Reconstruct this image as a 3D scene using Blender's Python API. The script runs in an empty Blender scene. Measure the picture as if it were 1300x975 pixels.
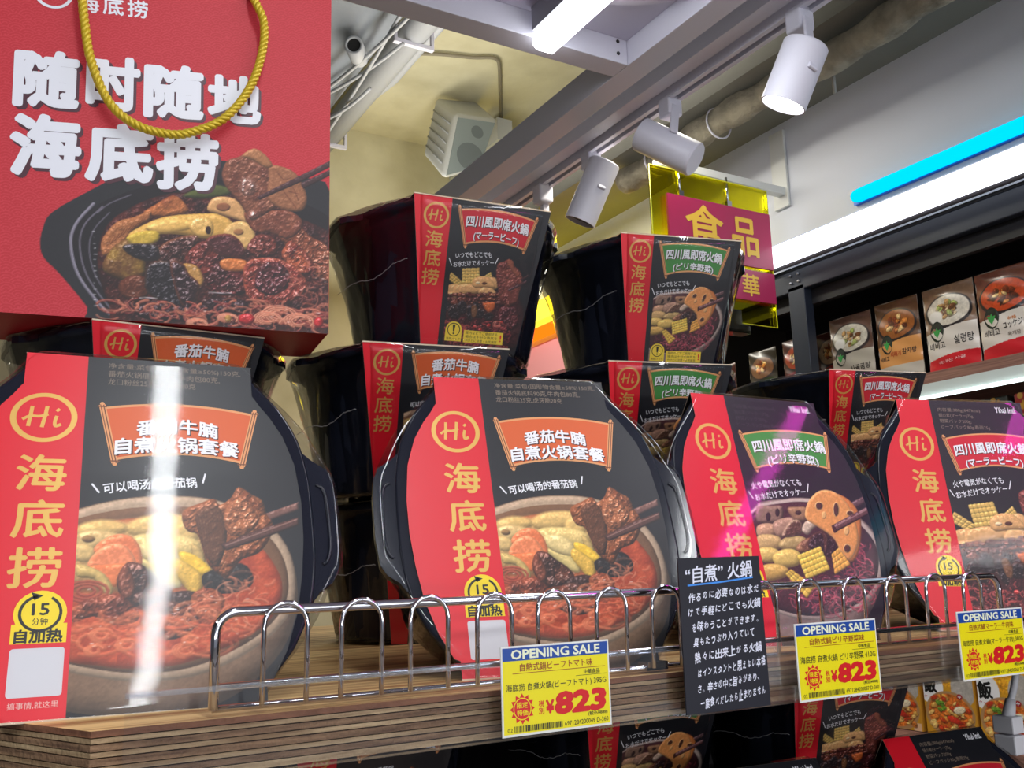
import bpy, bmesh, math, random
import numpy as np
from mathutils import Matrix, Vector, Euler

# ------------------------------------------------------------------ camera
rng = np.random.RandomState(7)
random.seed(7)
SC = bpy.context.scene
EYE = 1.45                                   # eye height above the shop floor, metres
PP = np.array([650., 487.5]); V1 = np.array([2760., 660.]); V2 = np.array([-50., 740.])
FPX = math.sqrt(-float(np.dot(V1-PP, V2-PP)))
_x = np.array([*(V1-PP), FPX]); _x /= np.linalg.norm(_x)
_y = np.array([*(V2-PP), FPX]); _y -= _x*_x.dot(_y); _y /= np.linalg.norm(_y)
_z = np.cross(_x, _y)
if _z[1] > 0: _z = -_z
RW = np.array([_x, _y, _z])                  # world = RW @ (right, down, forward)
cd = bpy.data.cameras.new('camera'); cam = bpy.data.objects.new('camera', cd)
SC.collection.objects.link(cam)
m = Matrix.Identity(4)
for i in range(3):
    m[i][0] = RW[i, 0]; m[i][1] = -RW[i, 1]; m[i][2] = -RW[i, 2]
m[2][3] = EYE
cam.matrix_world = m
cd.sensor_width = 36.0; cd.lens = FPX/1300*36.0; cd.clip_start = 0.02; cd.clip_end = 60
SC.camera = cam
# ------------------------------------------------------------------ world, exposure, lights
w = bpy.data.worlds.new('World'); SC.world = w; w.use_nodes = True
w.node_tree.nodes['Background'].inputs[0].default_value = (0.82, 0.88, 1.0, 1)
w.node_tree.nodes['Background'].inputs[1].default_value = 0.36
SC.view_settings.view_transform = 'Standard'; SC.view_settings.look = 'None'
SC.view_settings.exposure = -0.28; SC.view_settings.gamma = 1.0
SC.cycles.transparent_max_bounces = 32
SC.cycles.max_bounces = 8
def area(name, loc, sx, sy, power, col=(1, 1, 1), rot=(0, 0, 0), spread=None):
    l = bpy.data.lights.new(name, 'AREA'); l.shape = 'RECTANGLE'; l.size = sx; l.size_y = sy
    l.energy = power; l.color = col
    o = bpy.data.objects.new(name, l); o.location = (loc[0], loc[1], loc[2]+EYE); o.rotation_euler = rot
    SC.collection.objects.link(o); return o
# ceiling tubes, first placed by its reflection in the boxes; last two are added fill
area('ceiling_tube_and_fill_light', (0.178, -0.35, 1.13), 0.045, 1.25, 12, (0.95, 0.98, 1.0))
area('ceiling_tube_and_fill_light', (1.02, 0.45, 1.085), 0.05, 2.2, 13, (0.95, 0.98, 1.0))
area('ceiling_tube_and_fill_light', (-1.5, -0.5, 1.13), 0.05, 2.4, 26, (0.95, 0.98, 1.0))  # added fill from above left, out of view
area('ceiling_tube_and_fill_light', (0.3, -2.7, 1.2), 1.2, 0.3, 34, (0.98, 0.98, 1.0))  # added overhead fill behind the camera, wide panel instead of a tube
area('magenta_neon_light', (1.72, -0.85, 1.13), 0.07, 1.1, 6, (1.0, 0.05, 0.75))
area('aisle_light', (1.6, 2.6, 1.28), 0.1, 1.8, 24, (1.0, 0.95, 0.82))
area('ceiling_fill_light', (1.45, 2.7, 1.30), 0.25, 2.2, 19, (1.0, 0.96, 0.86), rot=(math.pi, 0, 0))  # added upward fill that brightens the concrete ceiling, no fitting there
for _zz, _pw in ((1.0, 13), (0.45, 12), (-0.20, 15)):      # added front fill strips behind the camera, no fixture there
    area('front_fill_light', (0.5, -1.9, _zz), 3.2, 0.10, _pw, (0.97, 0.98, 1.0), rot=(math.radians(90), 0, 0))

# ------------------------------------------------------------------ pixel to plane helpers
def _ray(x, y): return RW @ np.array([(x-PP[0])/FPX, (y-PP[1])/FPX, 1.0])
def at_x(x, y, v): d = _ray(x, y); return d*v/d[0]
def at_y(x, y, v): d = _ray(x, y); return d*v/d[1]
def at_z(x, y, v): d = _ray(x, y); return d*v/d[2]

# ------------------------------------------------------------------ materials
def lin(c): 
    c = np.asarray(c, float)/255.0
    return np.where(c <= 0.04045, c/12.92, ((c+0.055)/1.055)**2.4)
def L4(c): return (*[float(q) for q in lin(c)], 1.0)
MATS = {}
def mat(name, col=(128, 128, 128), rough=0.5, metal=0.0, coat=0.0, bump=None, spec=0.5, var=None, emit=None, estr=0.0):
    if name in MATS: return MATS[name]
    M = bpy.data.materials.new(name); M.use_nodes = True; nt = M.node_tree
    b = nt.nodes['Principled BSDF']
    b.inputs['Base Color'].default_value = L4(col); b.inputs['Roughness'].default_value = rough
    b.inputs['Metallic'].default_value = metal; b.inputs['Coat Weight'].default_value = coat
    b.inputs['Coat Roughness'].default_value = 0.08
    b.inputs['Specular IOR Level'].default_value = spec
    if emit is not None:
        b.inputs['Emission Color'].default_value = L4(emit); b.inputs['Emission Strength'].default_value = estr
    if bump or var:
        tc = nt.nodes.new('ShaderNodeTexCoord')
    if bump:
        n = nt.nodes.new('ShaderNodeTexNoise'); n.inputs['Scale'].default_value = bump[0]; n.inputs['Detail'].default_value = 4
        bp = nt.nodes.new('ShaderNodeBump'); bp.inputs['Strength'].default_value = bump[1]; bp.inputs['Distance'].default_value = bump[2]
        nt.links.new(tc.outputs['Object'], n.inputs['Vector']); nt.links.new(n.outputs['Fac'], bp.inputs['Height'])
        nt.links.new(bp.outputs['Normal'], b.inputs['Normal'])
    if var:      # (scale, second colour, stretch, low, high)
        n = nt.nodes.new('ShaderNodeTexNoise'); n.inputs['Scale'].default_value = var[0]; n.inputs['Detail'].default_value = 6
        mp = nt.nodes.new('ShaderNodeMapping'); mp.inputs['Scale'].default_value = var[2]
        r = nt.nodes.new('ShaderNodeValToRGB')
        r.color_ramp.elements[0].position = var[3]; r.color_ramp.elements[1].position = var[4]
        r.color_ramp.elements[0].color = L4(col); r.color_ramp.elements[1].color = L4(var[1])
        nt.links.new(tc.outputs['Object'], mp.inputs['Vector']); nt.links.new(mp.outputs['Vector'], n.inputs['Vector'])
        nt.links.new(n.outputs['Fac'], r.inputs['Fac']); nt.links.new(r.outputs['Color'], b.inputs['Base Color'])
    MATS[name] = M; return M
def clear_mat(name, tint, fac, rough, bump=None, fres=1.45, gcol=(1, 1, 1, 1)):
    if name in MATS: return MATS[name]
    M = bpy.data.materials.new(name); M.use_nodes = True; nt = M.node_tree; nt.nodes.clear()
    out = nt.nodes.new('ShaderNodeOutputMaterial'); mx = nt.nodes.new('ShaderNodeMixShader')
    t = nt.nodes.new('ShaderNodeBsdfTransparent'); g = nt.nodes.new('ShaderNodeBsdfGlossy')
    t.inputs['Color'].default_value = tint; g.inputs['Roughness'].default_value = rough; g.inputs['Color'].default_value = gcol
    fr = nt.nodes.new('ShaderNodeFresnel'); fr.inputs['IOR'].default_value = fres
    ml = nt.nodes.new('ShaderNodeMath'); ml.operation = 'MULTIPLY'; ml.inputs[1].default_value = fac; ml.use_clamp = True
    nt.links.new(fr.outputs[0], ml.inputs[0]); nt.links.new(ml.outputs[0], mx.inputs[0])
    nt.links.new(t.outputs[0], mx.inputs[1]); nt.links.new(g.outputs[0], mx.inputs[2]); nt.links.new(mx.outputs[0], out.inputs[0])
    if bump:
        tc = nt.nodes.new('ShaderNodeTexCoord'); mp = nt.nodes.new('ShaderNodeMapping'); mp.inputs['Scale'].default_value = bump[3]
        n = nt.nodes.new('ShaderNodeTexNoise'); n.inputs['Scale'].default_value = bump[0]; n.inputs['Detail'].default_value = 3
        n.inputs['Distortion'].default_value = 0.8
        bp = nt.nodes.new('ShaderNodeBump'); bp.inputs['Strength'].default_value = bump[1]; bp.inputs['Distance'].default_value = bump[2]
        nt.links.new(tc.outputs['Object'], mp.inputs['Vector']); nt.links.new(mp.outputs['Vector'], n.inputs['Vector'])
        nt.links.new(n.outputs['Fac'], bp.inputs['Height'])
        nt.links.new(bp.outputs['Normal'], g.inputs['Normal']); nt.links.new(bp.outputs['Normal'], fr.inputs['Normal'])
    MATS[name] = M; return M
def vcol_mat(name, rough=0.4, coat=0.0):
    if name in MATS: return MATS[name]
    M = bpy.data.materials.new(name); M.use_nodes = True; nt = M.node_tree
    b = nt.nodes['Principled BSDF']; a = nt.nodes.new('ShaderNodeAttribute'); a.attribute_name = 'print'
    nt.links.new(a.outputs['Color'], b.inputs['Base Color']); b.inputs['Roughness'].default_value = rough
    b.inputs['Coat Weight'].default_value = coat; b.inputs['Coat Roughness'].default_value = 0.1
    MATS[name] = M; return M
def ink(c, rough=0.42): return mat('ink_%d_%d_%d' % tuple(c), c, rough)
def glow(name, c, s):
    if name in MATS: return MATS[name]
    M = bpy.data.materials.new(name); M.use_nodes = True; nt = M.node_tree; nt.nodes.clear()
    o = nt.nodes.new('ShaderNodeOutputMaterial'); e = nt.nodes.new('ShaderNodeEmission')
    e.inputs[0].default_value = L4(c); e.inputs[1].default_value = s; nt.links.new(e.outputs[0], o.inputs[0])
    MATS[name] = M; return M

BLACKCARD = mat('black_card', (24, 25, 31), 0.38)
RED = mat('red_card', (218, 18, 40), 0.38)
GOLD = mat('gold_ink', (214, 172, 88), 0.38, 0.25)
CREAM = mat('card_edge', (214, 196, 170), 0.8)
PLASTIC = mat('black_plastic', (27, 30, 41), 0.09, bump=(60, 0.04, 0.001), spec=0.32)
FILMF = clear_mat('shrink_film_flat', (0.99, 0.99, 0.995, 1), 0.42, 0.055, bump=(9, 0.07, 0.003, (1, 1, 1)))
FILM = clear_mat('shrink_film', (0.99, 0.99, 0.995, 1), 0.75, 0.07, bump=(26, 0.30, 0.003, (1, 1, .3)))
CHROME = mat('chrome', (205, 205, 212), 0.09, 1.0)
WHITEMETAL = mat('white_painted_metal', (206, 205, 218), 0.42)
WHITE = ink((238, 238, 242))

# ------------------------------------------------------------------ mesh helpers
def link(o, parent=None):
    SC.collection.objects.link(o)
    if parent is not None: o.parent = parent
    return o
def root(name, loc, label, cat, group=None, rot=None):
    o = bpy.data.objects.new(name, None); o.empty_display_size = 0.02
    o.location = (loc[0], loc[1], loc[2]+EYE)
    if rot is not None: o.rotation_euler = rot
    o['label'] = label; o['category'] = cat
    if group: o['group'] = group
    return link(o)
class MB:
    def __init__(s): s.v = []; s.f = []; s.mi = []; s.mats = []; s.sm = []
    def slot(s, m):
        if m not in s.mats: s.mats.append(m)
        return s.mats.index(m)
    def add(s, V, F, m, smooth=False):
        o = len(s.v); s.v += [tuple(map(float, p)) for p in V]; k = s.slot(m)
        for f in F: s.f.append([i+o for i in f]); s.mi.append(k); s.sm.append(smooth)
    def box(s, a, b, m, M4=None):
        x0, y0, z0 = a; x1, y1, z1 = b
        V = [(x0,y0,z0),(x1,y0,z0),(x1,y1,z0),(x0,y1,z0),(x0,y0,z1),(x1,y0,z1),(x1,y1,z1),(x0,y1,z1)]
        if M4 is not None: V = [tuple(M4 @ Vector(p)) for p in V]
        s.add(V, [(0,3,2,1),(4,5,6,7),(0,1,5,4),(1,2,6,5),(2,3,7,6),(3,0,4,7)], m)
    def tube(s, pts, r, m, n=10, closed=False, cap=True):
        pts = [np.array(p, float) for p in pts]; N = len(pts); rs = r if hasattr(r, '__len__') else [r]*N
        T = []
        for i in range(N):
            a = pts[(i-1) % N] if (closed or i > 0) else pts[i]; b = pts[(i+1) % N] if (closed or i < N-1) else pts[i]
            t = b-a; T.append(t/(np.linalg.norm(t)+1e-12))
        u = np.cross(T[0], [0, 0, 1.0]); 
        if np.linalg.norm(u) < 1e-3: u = np.cross(T[0], [0, 1.0, 0])
        u /= np.linalg.norm(u); V = []
        for i in range(N):
            u = u-T[i]*u.dot(T[i]); u /= np.linalg.norm(u); w_ = np.cross(T[i], u)
            for k in range(n):
                a = 2*math.pi*k/n; V.append(pts[i]+rs[i]*(math.cos(a)*u+math.sin(a)*w_))
        F = []
        for i in range(N if closed else N-1):
            j = (i+1) % N
            for k in range(n): F.append((i*n+k, i*n+(k+1) % n, j*n+(k+1) % n, j*n+k))
        if cap and not closed: F += [tuple(range(n-1, -1, -1)), tuple((N-1)*n+k for k in range(n))]
        s.add(V, F, m, True)
    def prism(s, P, h0, h1, m, fn=lambda x, y, h: (x, y, h), medge=None):
        n = len(P); V = [fn(x, y, h0) for x, y in P]+[fn(x, y, h1) for x, y in P]
        s.add(V, [tuple(range(n, 2*n))], m); s.add(V, [tuple(range(n-1, -1, -1))], m)
        s.add(V, [(i, (i+1) % n, n+(i+1) % n, n+i) for i in range(n)], medge or m)
    def build(s, name, parent=None, kind=None, label=None):
        me = bpy.data.meshes.new(name); me.from_pydata(s.v, [], s.f)
        for m_ in s.mats: me.materials.append(m_)
        me.polygons.foreach_set('material_index', s.mi); me.polygons.foreach_set('use_smooth', s.sm); me.update()
        o = bpy.data.objects.new(name, me); link(o, parent)
        if kind: o['kind'] = kind
        if label: o['label'] = label
        return o
def single(o, label, cat, group=None):
    o['label'] = label; o['category'] = cat
    if group: o['group'] = group
    return o
def world_mb_to(o_mb):  # shift relative-to-eye coordinates to the world
    o_mb.v = [(x, y, z+EYE) for x, y, z in o_mb.v]; return o_mb
def bevel(o, wd=0.002, seg=2):
    b = o.modifiers.new('bevel', 'BEVEL'); b.width = wd; b.segments = seg; b.limit_method = 'ANGLE'; return o

# ------------------------------------------------------------------ lettering
GC = {}
def glyph(s, bold=0.0, res=2):
    k = (s, bold, res)
    if k in GC: return GC[k]
    c = bpy.data.curves.new('t', 'FONT'); c.body = s; c.size = 1.0; c.resolution_u = res; c.offset = bold; c.fill_mode = 'FRONT'
    o = bpy.data.objects.new('t', c); SC.collection.objects.link(o)
    me = bpy.data.meshes.new_from_object(o.evaluated_get(bpy.context.evaluated_depsgraph_get()))
    n = len(me.vertices); v = np.empty(n*3); me.vertices.foreach_get('co', v); v = v.reshape(-1, 3)[:, :2].copy()
    F = [tuple(p.vertices) for p in me.polygons]
    # keep the filled faces facing the reader
    bpy.data.objects.remove(o); bpy.data.meshes.remove(me); bpy.data.curves.remove(c)
    GC[k] = (v, F); return GC[k]
def text(mb, s, cx, cy, W, H, m, fn, h, rot=0.0, bold=0.0, arc=0.0, shear=0.0, res=2):
    """lettering fitted to W x H (None keeps the proportion), centred on cx, cy; arc = rise of the middle"""
    v, F = glyph(s, 0.0, res)
    if len(v) == 0: return
    if bold > 0:
        n0 = len(v); K = [(0, 0), (1, 0), (-1, 0), (0, 1), (0, -1)]
        if bold >= .025: K = [(0, 0)]+[(math.cos(a), math.sin(a)) for a in np.arange(8 if bold < .033 else 14)*2*math.pi/(8 if bold < .033 else 14)]
        if bold >= .033: K += [(.5, .5), (-.5, .5), (.5, -.5), (-.5, -.5)]
        v = np.concatenate([v+np.array(k)*bold for k in K]); hs = np.repeat(np.arange(len(K))*.007, n0); F = [tuple(i+n0*k for i in f) for k in range(len(K)) for f in F]
    else: hs = np.zeros(len(v))
    lo = v.min(0); hi = v.max(0); c = (lo+hi)/2; d = hi-lo
    if H is None: H = W*d[1]/d[0]
    if W is None: W = H*d[0]/d[1]
    q = (v-c)/d*np.array([W, H]); q[:, 0] += shear*q[:, 1]
    if arc: q[:, 1] += arc*(1-(2*q[:, 0]/W)**2)-arc*0.5
    a = math.radians(rot); x = q[:, 0]*math.cos(a)-q[:, 1]*math.sin(a)+cx; y = q[:, 0]*math.sin(a)+q[:, 1]*math.cos(a)+cy
    mb.add([fn(px, py, h+k) for px, py, k in zip(x, y, hs)], F, m)
def poly(mb, P, m, fn, h): mb.add([fn(x, y, h) for x, y in P], [tuple(range(len(P)))], m)
def rect(mb, x0, y0, x1, y1, m, fn, h): poly(mb, [(x0, y0), (x1, y0), (x1, y1), (x0, y1)], m, fn, h)
def disc(mb, cx, cy, r, m, fn, h, n=28, ry=None):
    ry = ry or r
    poly(mb, [(cx+r*math.cos(2*math.pi*i/n), cy+ry*math.sin(2*math.pi*i/n)) for i in range(n)], m, fn, h)
def ring(mb, cx, cy, r0, r1, m, fn, h, n=40, a0=0, a1=360, wob=0.0):
    V = []; F = []; N = n if a1-a0 >= 360 else n+1
    for i in range(N):
        a = math.radians(a0+(a1-a0)*i/n); w_ = 1+wob*math.sin(a*2+1)
        V.append(fn(cx+r0*math.cos(a), cy+r0*math.sin(a), h)); V.append(fn(cx+r1*w_*math.cos(a), cy+r1*w_*math.sin(a), h))
    for i in range(n): j = (i+1) % N; F.append((2*i, 2*i+1, 2*j+1, 2*j))
    mb.add(V, F, m)
def stroke(mb, P, wd, m, fn, h):
    P = np.array(P, float); n = len(P); ws = wd if hasattr(wd, '__len__') else [wd]*n; V = []
    for i in range(n):
        t = P[min(i+1, n-1)]-P[max(i-1, 0)]; t /= np.linalg.norm(t)+1e-9; nn = np.array([-t[1], t[0]])*ws[i]/2
        V.append(fn(*(P[i]+nn), h)); V.append(fn(*(P[i]-nn), h))
    mb.add(V, [(2*i, 2*i+1, 2*i+3, 2*i+2) for i in range(n-1)], m)
def spline(P, k=8):
    P = [np.array(p, float) for p in P]; Q = [2*P[0]-P[1]]+P+[2*P[-1]-P[-2]]; out = []
    for i in range(1, len(Q)-2):
        for j in range(k):
            t = j/k; a, b, c, d = Q[i-1:i+3]
            out.append(0.5*((2*b)+(-a+c)*t+(2*a-5*b+4*c-d)*t*t+(-a+3*b-3*c+d)*t**3))
    out.append(P[-1]); return out

# ------------------------------------------------------------------ painter for printed photographs (flat print on packs)
def fbm(shape, cell, seed, octs=4):
    r = np.random.RandomState(seed); h, w_ = shape; out = np.zeros(shape); amp = 1; tot = 0
    for o in range(octs):
        c = max(cell/(2**o), 1.0); gh = int(h/c)+3; gw = int(w_/c)+3; g = r.rand(gh, gw)
        yy = np.arange(h)/c; xx = np.arange(w_)/c; y0 = yy.astype(int); x0 = xx.astype(int)
        fy = yy-y0; fx = xx-x0; fy = (fy*fy*(3-2*fy))[:, None]; fx = (fx*fx*(3-2*fx))[None, :]
        a = g[y0][:, x0]; b = g[y0][:, x0+1]; c_ = g[y0+1][:, x0]; d = g[y0+1][:, x0+1]
        out += amp*((a*(1-fx)+b*fx)*(1-fy)+(c_*(1-fx)+d*fx)*fy); tot += amp; amp *= 0.55
    return out/tot
class Cv:
    def __init__(s, w_, h, res, bg):
        s.res = res; s.nx = int(w_*res)+1; s.ny = int(h*res)+1; s.w = w_; s.h = h
        s.U, s.V = np.meshgrid(np.arange(s.nx)/res, np.arange(s.ny)/res)
        s.C = np.ones((s.ny, s.nx, 3))*np.array(bg, float)
        s.n1 = fbm((s.ny, s.nx), 9*res, 1); s.n2 = fbm((s.ny, s.nx), 3.2*res, 2, 3); s.n3 = fbm((s.ny, s.nx), 1.6*res, 3, 2); s.k = 0
    def win(s, x0, y0, x1, y1):
        a = max(int(x0*s.res)-1, 0); b = min(int(x1*s.res)+2, s.nx); c = max(int(y0*s.res)-1, 0); d = min(int(y1*s.res)+2, s.ny)
        return (slice(c, d), slice(a, b)) if b > a and d > c else None
    def mix(s, W, A, col): s.C[W] = s.C[W]*(1-A[..., None])+col*A[..., None]
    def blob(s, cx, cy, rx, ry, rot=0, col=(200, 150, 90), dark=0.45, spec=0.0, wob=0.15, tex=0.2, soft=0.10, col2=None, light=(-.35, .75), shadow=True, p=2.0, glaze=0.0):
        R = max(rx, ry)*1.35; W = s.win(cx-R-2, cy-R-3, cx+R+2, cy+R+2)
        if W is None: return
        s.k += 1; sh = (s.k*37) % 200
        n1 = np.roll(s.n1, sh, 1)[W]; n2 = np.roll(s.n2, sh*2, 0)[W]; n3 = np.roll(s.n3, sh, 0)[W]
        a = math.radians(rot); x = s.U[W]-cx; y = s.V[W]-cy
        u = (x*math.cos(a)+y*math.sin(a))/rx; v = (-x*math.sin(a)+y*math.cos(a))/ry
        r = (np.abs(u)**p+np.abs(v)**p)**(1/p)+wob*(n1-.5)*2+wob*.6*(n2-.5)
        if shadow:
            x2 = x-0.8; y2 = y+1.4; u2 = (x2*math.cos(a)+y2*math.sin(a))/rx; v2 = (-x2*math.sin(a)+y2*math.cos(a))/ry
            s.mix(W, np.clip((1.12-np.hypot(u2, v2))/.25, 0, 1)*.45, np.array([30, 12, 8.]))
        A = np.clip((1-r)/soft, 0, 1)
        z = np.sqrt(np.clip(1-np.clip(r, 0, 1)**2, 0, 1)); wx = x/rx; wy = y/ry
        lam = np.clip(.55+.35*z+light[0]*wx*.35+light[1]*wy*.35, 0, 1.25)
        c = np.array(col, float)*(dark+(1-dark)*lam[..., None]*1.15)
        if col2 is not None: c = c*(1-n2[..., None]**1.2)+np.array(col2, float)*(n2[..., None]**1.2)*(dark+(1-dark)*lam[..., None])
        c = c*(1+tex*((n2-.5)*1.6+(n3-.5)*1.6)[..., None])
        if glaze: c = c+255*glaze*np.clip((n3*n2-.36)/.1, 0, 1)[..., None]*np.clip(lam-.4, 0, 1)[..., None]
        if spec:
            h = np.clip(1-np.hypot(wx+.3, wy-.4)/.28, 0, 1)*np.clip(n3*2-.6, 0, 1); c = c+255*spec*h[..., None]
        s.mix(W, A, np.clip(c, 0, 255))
    def line(s, P, wd, col, hi=None, alpha=1.0, shade=True):
        P = np.array(P, float); lo = P.min(0)-wd*2; hi_ = P.max(0)+wd*2; W = s.win(*lo, *hi_)
        if W is None: return
        U = s.U[W]; V = s.V[W]; D = np.full(U.shape, 1e9); SD = np.zeros(U.shape)
        for a, b in zip(P[:-1], P[1:]):
            ab = b-a; L = ab@ab+1e-9; t = np.clip(((U-a[0])*ab[0]+(V-a[1])*ab[1])/L, 0, 1)
            dx = U-a[0]-t*ab[0]; dy = V-a[1]-t*ab[1]; d = np.hypot(dx, dy); k = d < D
            D[k] = d[k]; SD[k] = dy[k]
        A = np.clip((wd/2-D)*s.res+.5, 0, 1)*alpha
        q = SD/(wd/2); c = np.array(col, float)*(1+(.35*q[..., None] if shade else 0))
        if hi is not None: e = .6*np.clip(1-np.abs(q-.3)/.5, 0, 1)[..., None]; c = c*(1-e)+np.array(hi, float)*e
        s.mix(W, A, np.clip(c, 0, 255))
    def ell(s, cx, cy, rx, ry, col, soft=.03, alpha=1.0, tex=0.0, lower=None):
        u = (s.U-cx)/rx; v = (s.V-cy)/ry; r = np.hypot(u, v); A = np.clip((1-r)/soft, 0, 1)*alpha
        if lower is not None: A = A*(s.V < lower)
        c = np.array(col, float)*(1+tex*(s.n1-.5)*2+tex*(s.n2-.5))[..., None]; s.mix((slice(None), slice(None)), A, np.clip(c, 0, 255))
    def noodles(s, n, box_, wd, cols, hi, seed, curl=7, inside=None):
        r = np.random.RandomState(seed)
        for i in range(n):
            x = r.uniform(box_[0], box_[2]); y = r.uniform(box_[1], box_[3]); a = r.uniform(-.6, .6); k = r.normal(0, .22); P = []
            L = r.randint(10, 26)
            for j in range(L):
                P.append((x, y)); x += math.cos(a)*1.6; y += math.sin(a)*1.6*.7; a += k+r.normal(0, .08)
                if inside and not inside(x, y): break
            if len(P) > 3: s.line(P, wd*r.uniform(.7, 1.25), cols[r.randint(len(cols))], hi, alpha=r.uniform(.6, .95))
    def dots(s, n, box_, seed, col=(255, 240, 225), r0=.3, r1=.8):
        r = np.random.RandomState(seed)
        for i in range(n):
            x = r.uniform(box_[0], box_[2]); y = r.uniform(box_[1], box_[3]); q = r.uniform(r0, r1)
            s.line([(x-q, y), (x+q*r.uniform(0, 2), y+r.uniform(-.4, .4))], q, col, alpha=r.uniform(.4, .95), shade=False)
    def corn(s, cx, cy, w_, h, rot):
        s.blob(cx, cy, w_, h, rot, (214, 160, 50), .5, 0, .05, .1, p=3.5)
        a = math.radians(rot)
        for i in range(5):
            for j in range(6):
                u = (-.78+1.56*i/4)*w_; v = (-.8+1.6*j/5)*h*(1-.12*abs(i-2)/2)
                s.blob(cx+u*math.cos(a)-v*math.sin(a), cy+u*math.sin(a)+v*math.cos(a), w_*.21, h*.18, rot, (246, 206, 84), .45, .35, 0.02, .05, shadow=False, p=2.6)
    def lotus(s, cx, cy, rx, ry, rot, col=(224, 160, 96)):
        s.blob(cx, cy, rx, ry, rot, col, .62, 0, .05, .12, soft=.05, col2=(206, 130, 70))
        a = math.radians(rot)
        s.blob(cx, cy, rx*.12, ry*.12, rot, (110, 60, 30), .8, shadow=False)
        for k in range(7):
            t = 2*math.pi*k/7+.3; u = .56*rx*math.cos(t); v = .56*ry*math.sin(t)
            s.blob(cx+u*math.cos(a)-v*math.sin(a), cy+u*math.sin(a)+v*math.cos(a), rx*.13, ry*.17, rot+math.degrees(t), (96, 50, 26), .7, 0, .05, .05, shadow=False)
    def sticks(s, P):
        for a, b in P:
            s.line([a, b], 4.2, (66, 34, 30), (150, 100, 88)); 
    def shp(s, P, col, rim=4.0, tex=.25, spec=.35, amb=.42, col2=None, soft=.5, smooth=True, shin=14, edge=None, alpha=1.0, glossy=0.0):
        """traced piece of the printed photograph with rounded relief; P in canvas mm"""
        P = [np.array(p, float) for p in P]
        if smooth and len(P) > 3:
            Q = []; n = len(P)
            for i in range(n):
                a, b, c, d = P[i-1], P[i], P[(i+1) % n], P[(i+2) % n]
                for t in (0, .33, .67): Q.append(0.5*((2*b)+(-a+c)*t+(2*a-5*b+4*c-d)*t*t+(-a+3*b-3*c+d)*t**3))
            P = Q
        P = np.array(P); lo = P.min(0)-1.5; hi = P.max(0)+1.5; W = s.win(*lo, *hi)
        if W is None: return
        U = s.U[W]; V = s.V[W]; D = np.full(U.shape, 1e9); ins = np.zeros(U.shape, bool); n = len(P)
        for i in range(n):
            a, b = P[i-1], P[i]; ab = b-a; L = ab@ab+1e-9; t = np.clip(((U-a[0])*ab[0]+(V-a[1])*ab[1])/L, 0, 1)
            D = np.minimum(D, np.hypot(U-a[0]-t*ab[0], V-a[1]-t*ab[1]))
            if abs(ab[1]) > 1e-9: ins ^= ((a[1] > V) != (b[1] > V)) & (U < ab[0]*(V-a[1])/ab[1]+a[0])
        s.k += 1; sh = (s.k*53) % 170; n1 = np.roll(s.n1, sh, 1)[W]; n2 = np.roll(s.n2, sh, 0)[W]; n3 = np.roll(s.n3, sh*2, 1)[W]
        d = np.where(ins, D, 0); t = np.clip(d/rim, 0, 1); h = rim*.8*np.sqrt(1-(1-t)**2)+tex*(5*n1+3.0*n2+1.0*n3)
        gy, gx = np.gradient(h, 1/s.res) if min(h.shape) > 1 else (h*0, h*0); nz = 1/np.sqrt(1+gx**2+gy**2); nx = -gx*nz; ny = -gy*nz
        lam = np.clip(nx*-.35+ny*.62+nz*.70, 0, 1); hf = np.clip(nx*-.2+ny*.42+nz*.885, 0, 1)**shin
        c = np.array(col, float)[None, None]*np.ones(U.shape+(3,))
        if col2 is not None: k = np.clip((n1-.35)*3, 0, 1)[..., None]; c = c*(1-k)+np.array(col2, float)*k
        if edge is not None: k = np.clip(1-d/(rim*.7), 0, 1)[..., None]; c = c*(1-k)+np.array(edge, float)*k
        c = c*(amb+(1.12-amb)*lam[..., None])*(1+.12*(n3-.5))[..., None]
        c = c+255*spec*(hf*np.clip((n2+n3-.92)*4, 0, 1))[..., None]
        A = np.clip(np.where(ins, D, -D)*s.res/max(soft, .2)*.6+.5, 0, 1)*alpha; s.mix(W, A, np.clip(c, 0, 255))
    def swirl(s, cx, cy, r, ry, a0, a1, wd, col, hi, alpha=.9):
        s.line([(cx+r*math.cos(a), cy+ry*math.sin(a)) for a in np.linspace(a0, a1, 14)], wd, col, hi, alpha)
    def tangle(s, n, inside, box_, wd, cols, hi, seed, rr=(4, 11), squash=.55, alpha=(.5, .95)):
        r = np.random.RandomState(seed)
        for i in range(n):
            x = r.uniform(box_[0], box_[2]); y = r.uniform(box_[1], box_[3])
            if inside and not inside(x, y): continue
            R = r.uniform(*rr); a = r.uniform(0, 6.28); s.swirl(x, y, R, R*squash, a, a+r.uniform(.9, 2.3), wd*r.uniform(.6, 1.3), cols[r.randint(len(cols))], hi, r.uniform(*alpha))
    def blur(s, k=1):
        for _ in range(k): s.C = (np.roll(s.C, 1, 0)+np.roll(s.C, -1, 0)+np.roll(s.C, 1, 1)+np.roll(s.C, -1, 1)+2*s.C)/6
def hmap(H, dx=0.0, dy=0.0):
    def f(x, y):
        x, y = x/1000., y/1000.; w_ = H[6]*x+H[7]*y+1; return ((H[0]*x+H[1]*y+H[2])/w_+dx, (H[3]*x+H[4]*y+H[5])/w_+dy)
    return lambda *p: [f(*q) for q in p] if hasattr(p[0], '__len__') else f(*p)
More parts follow.
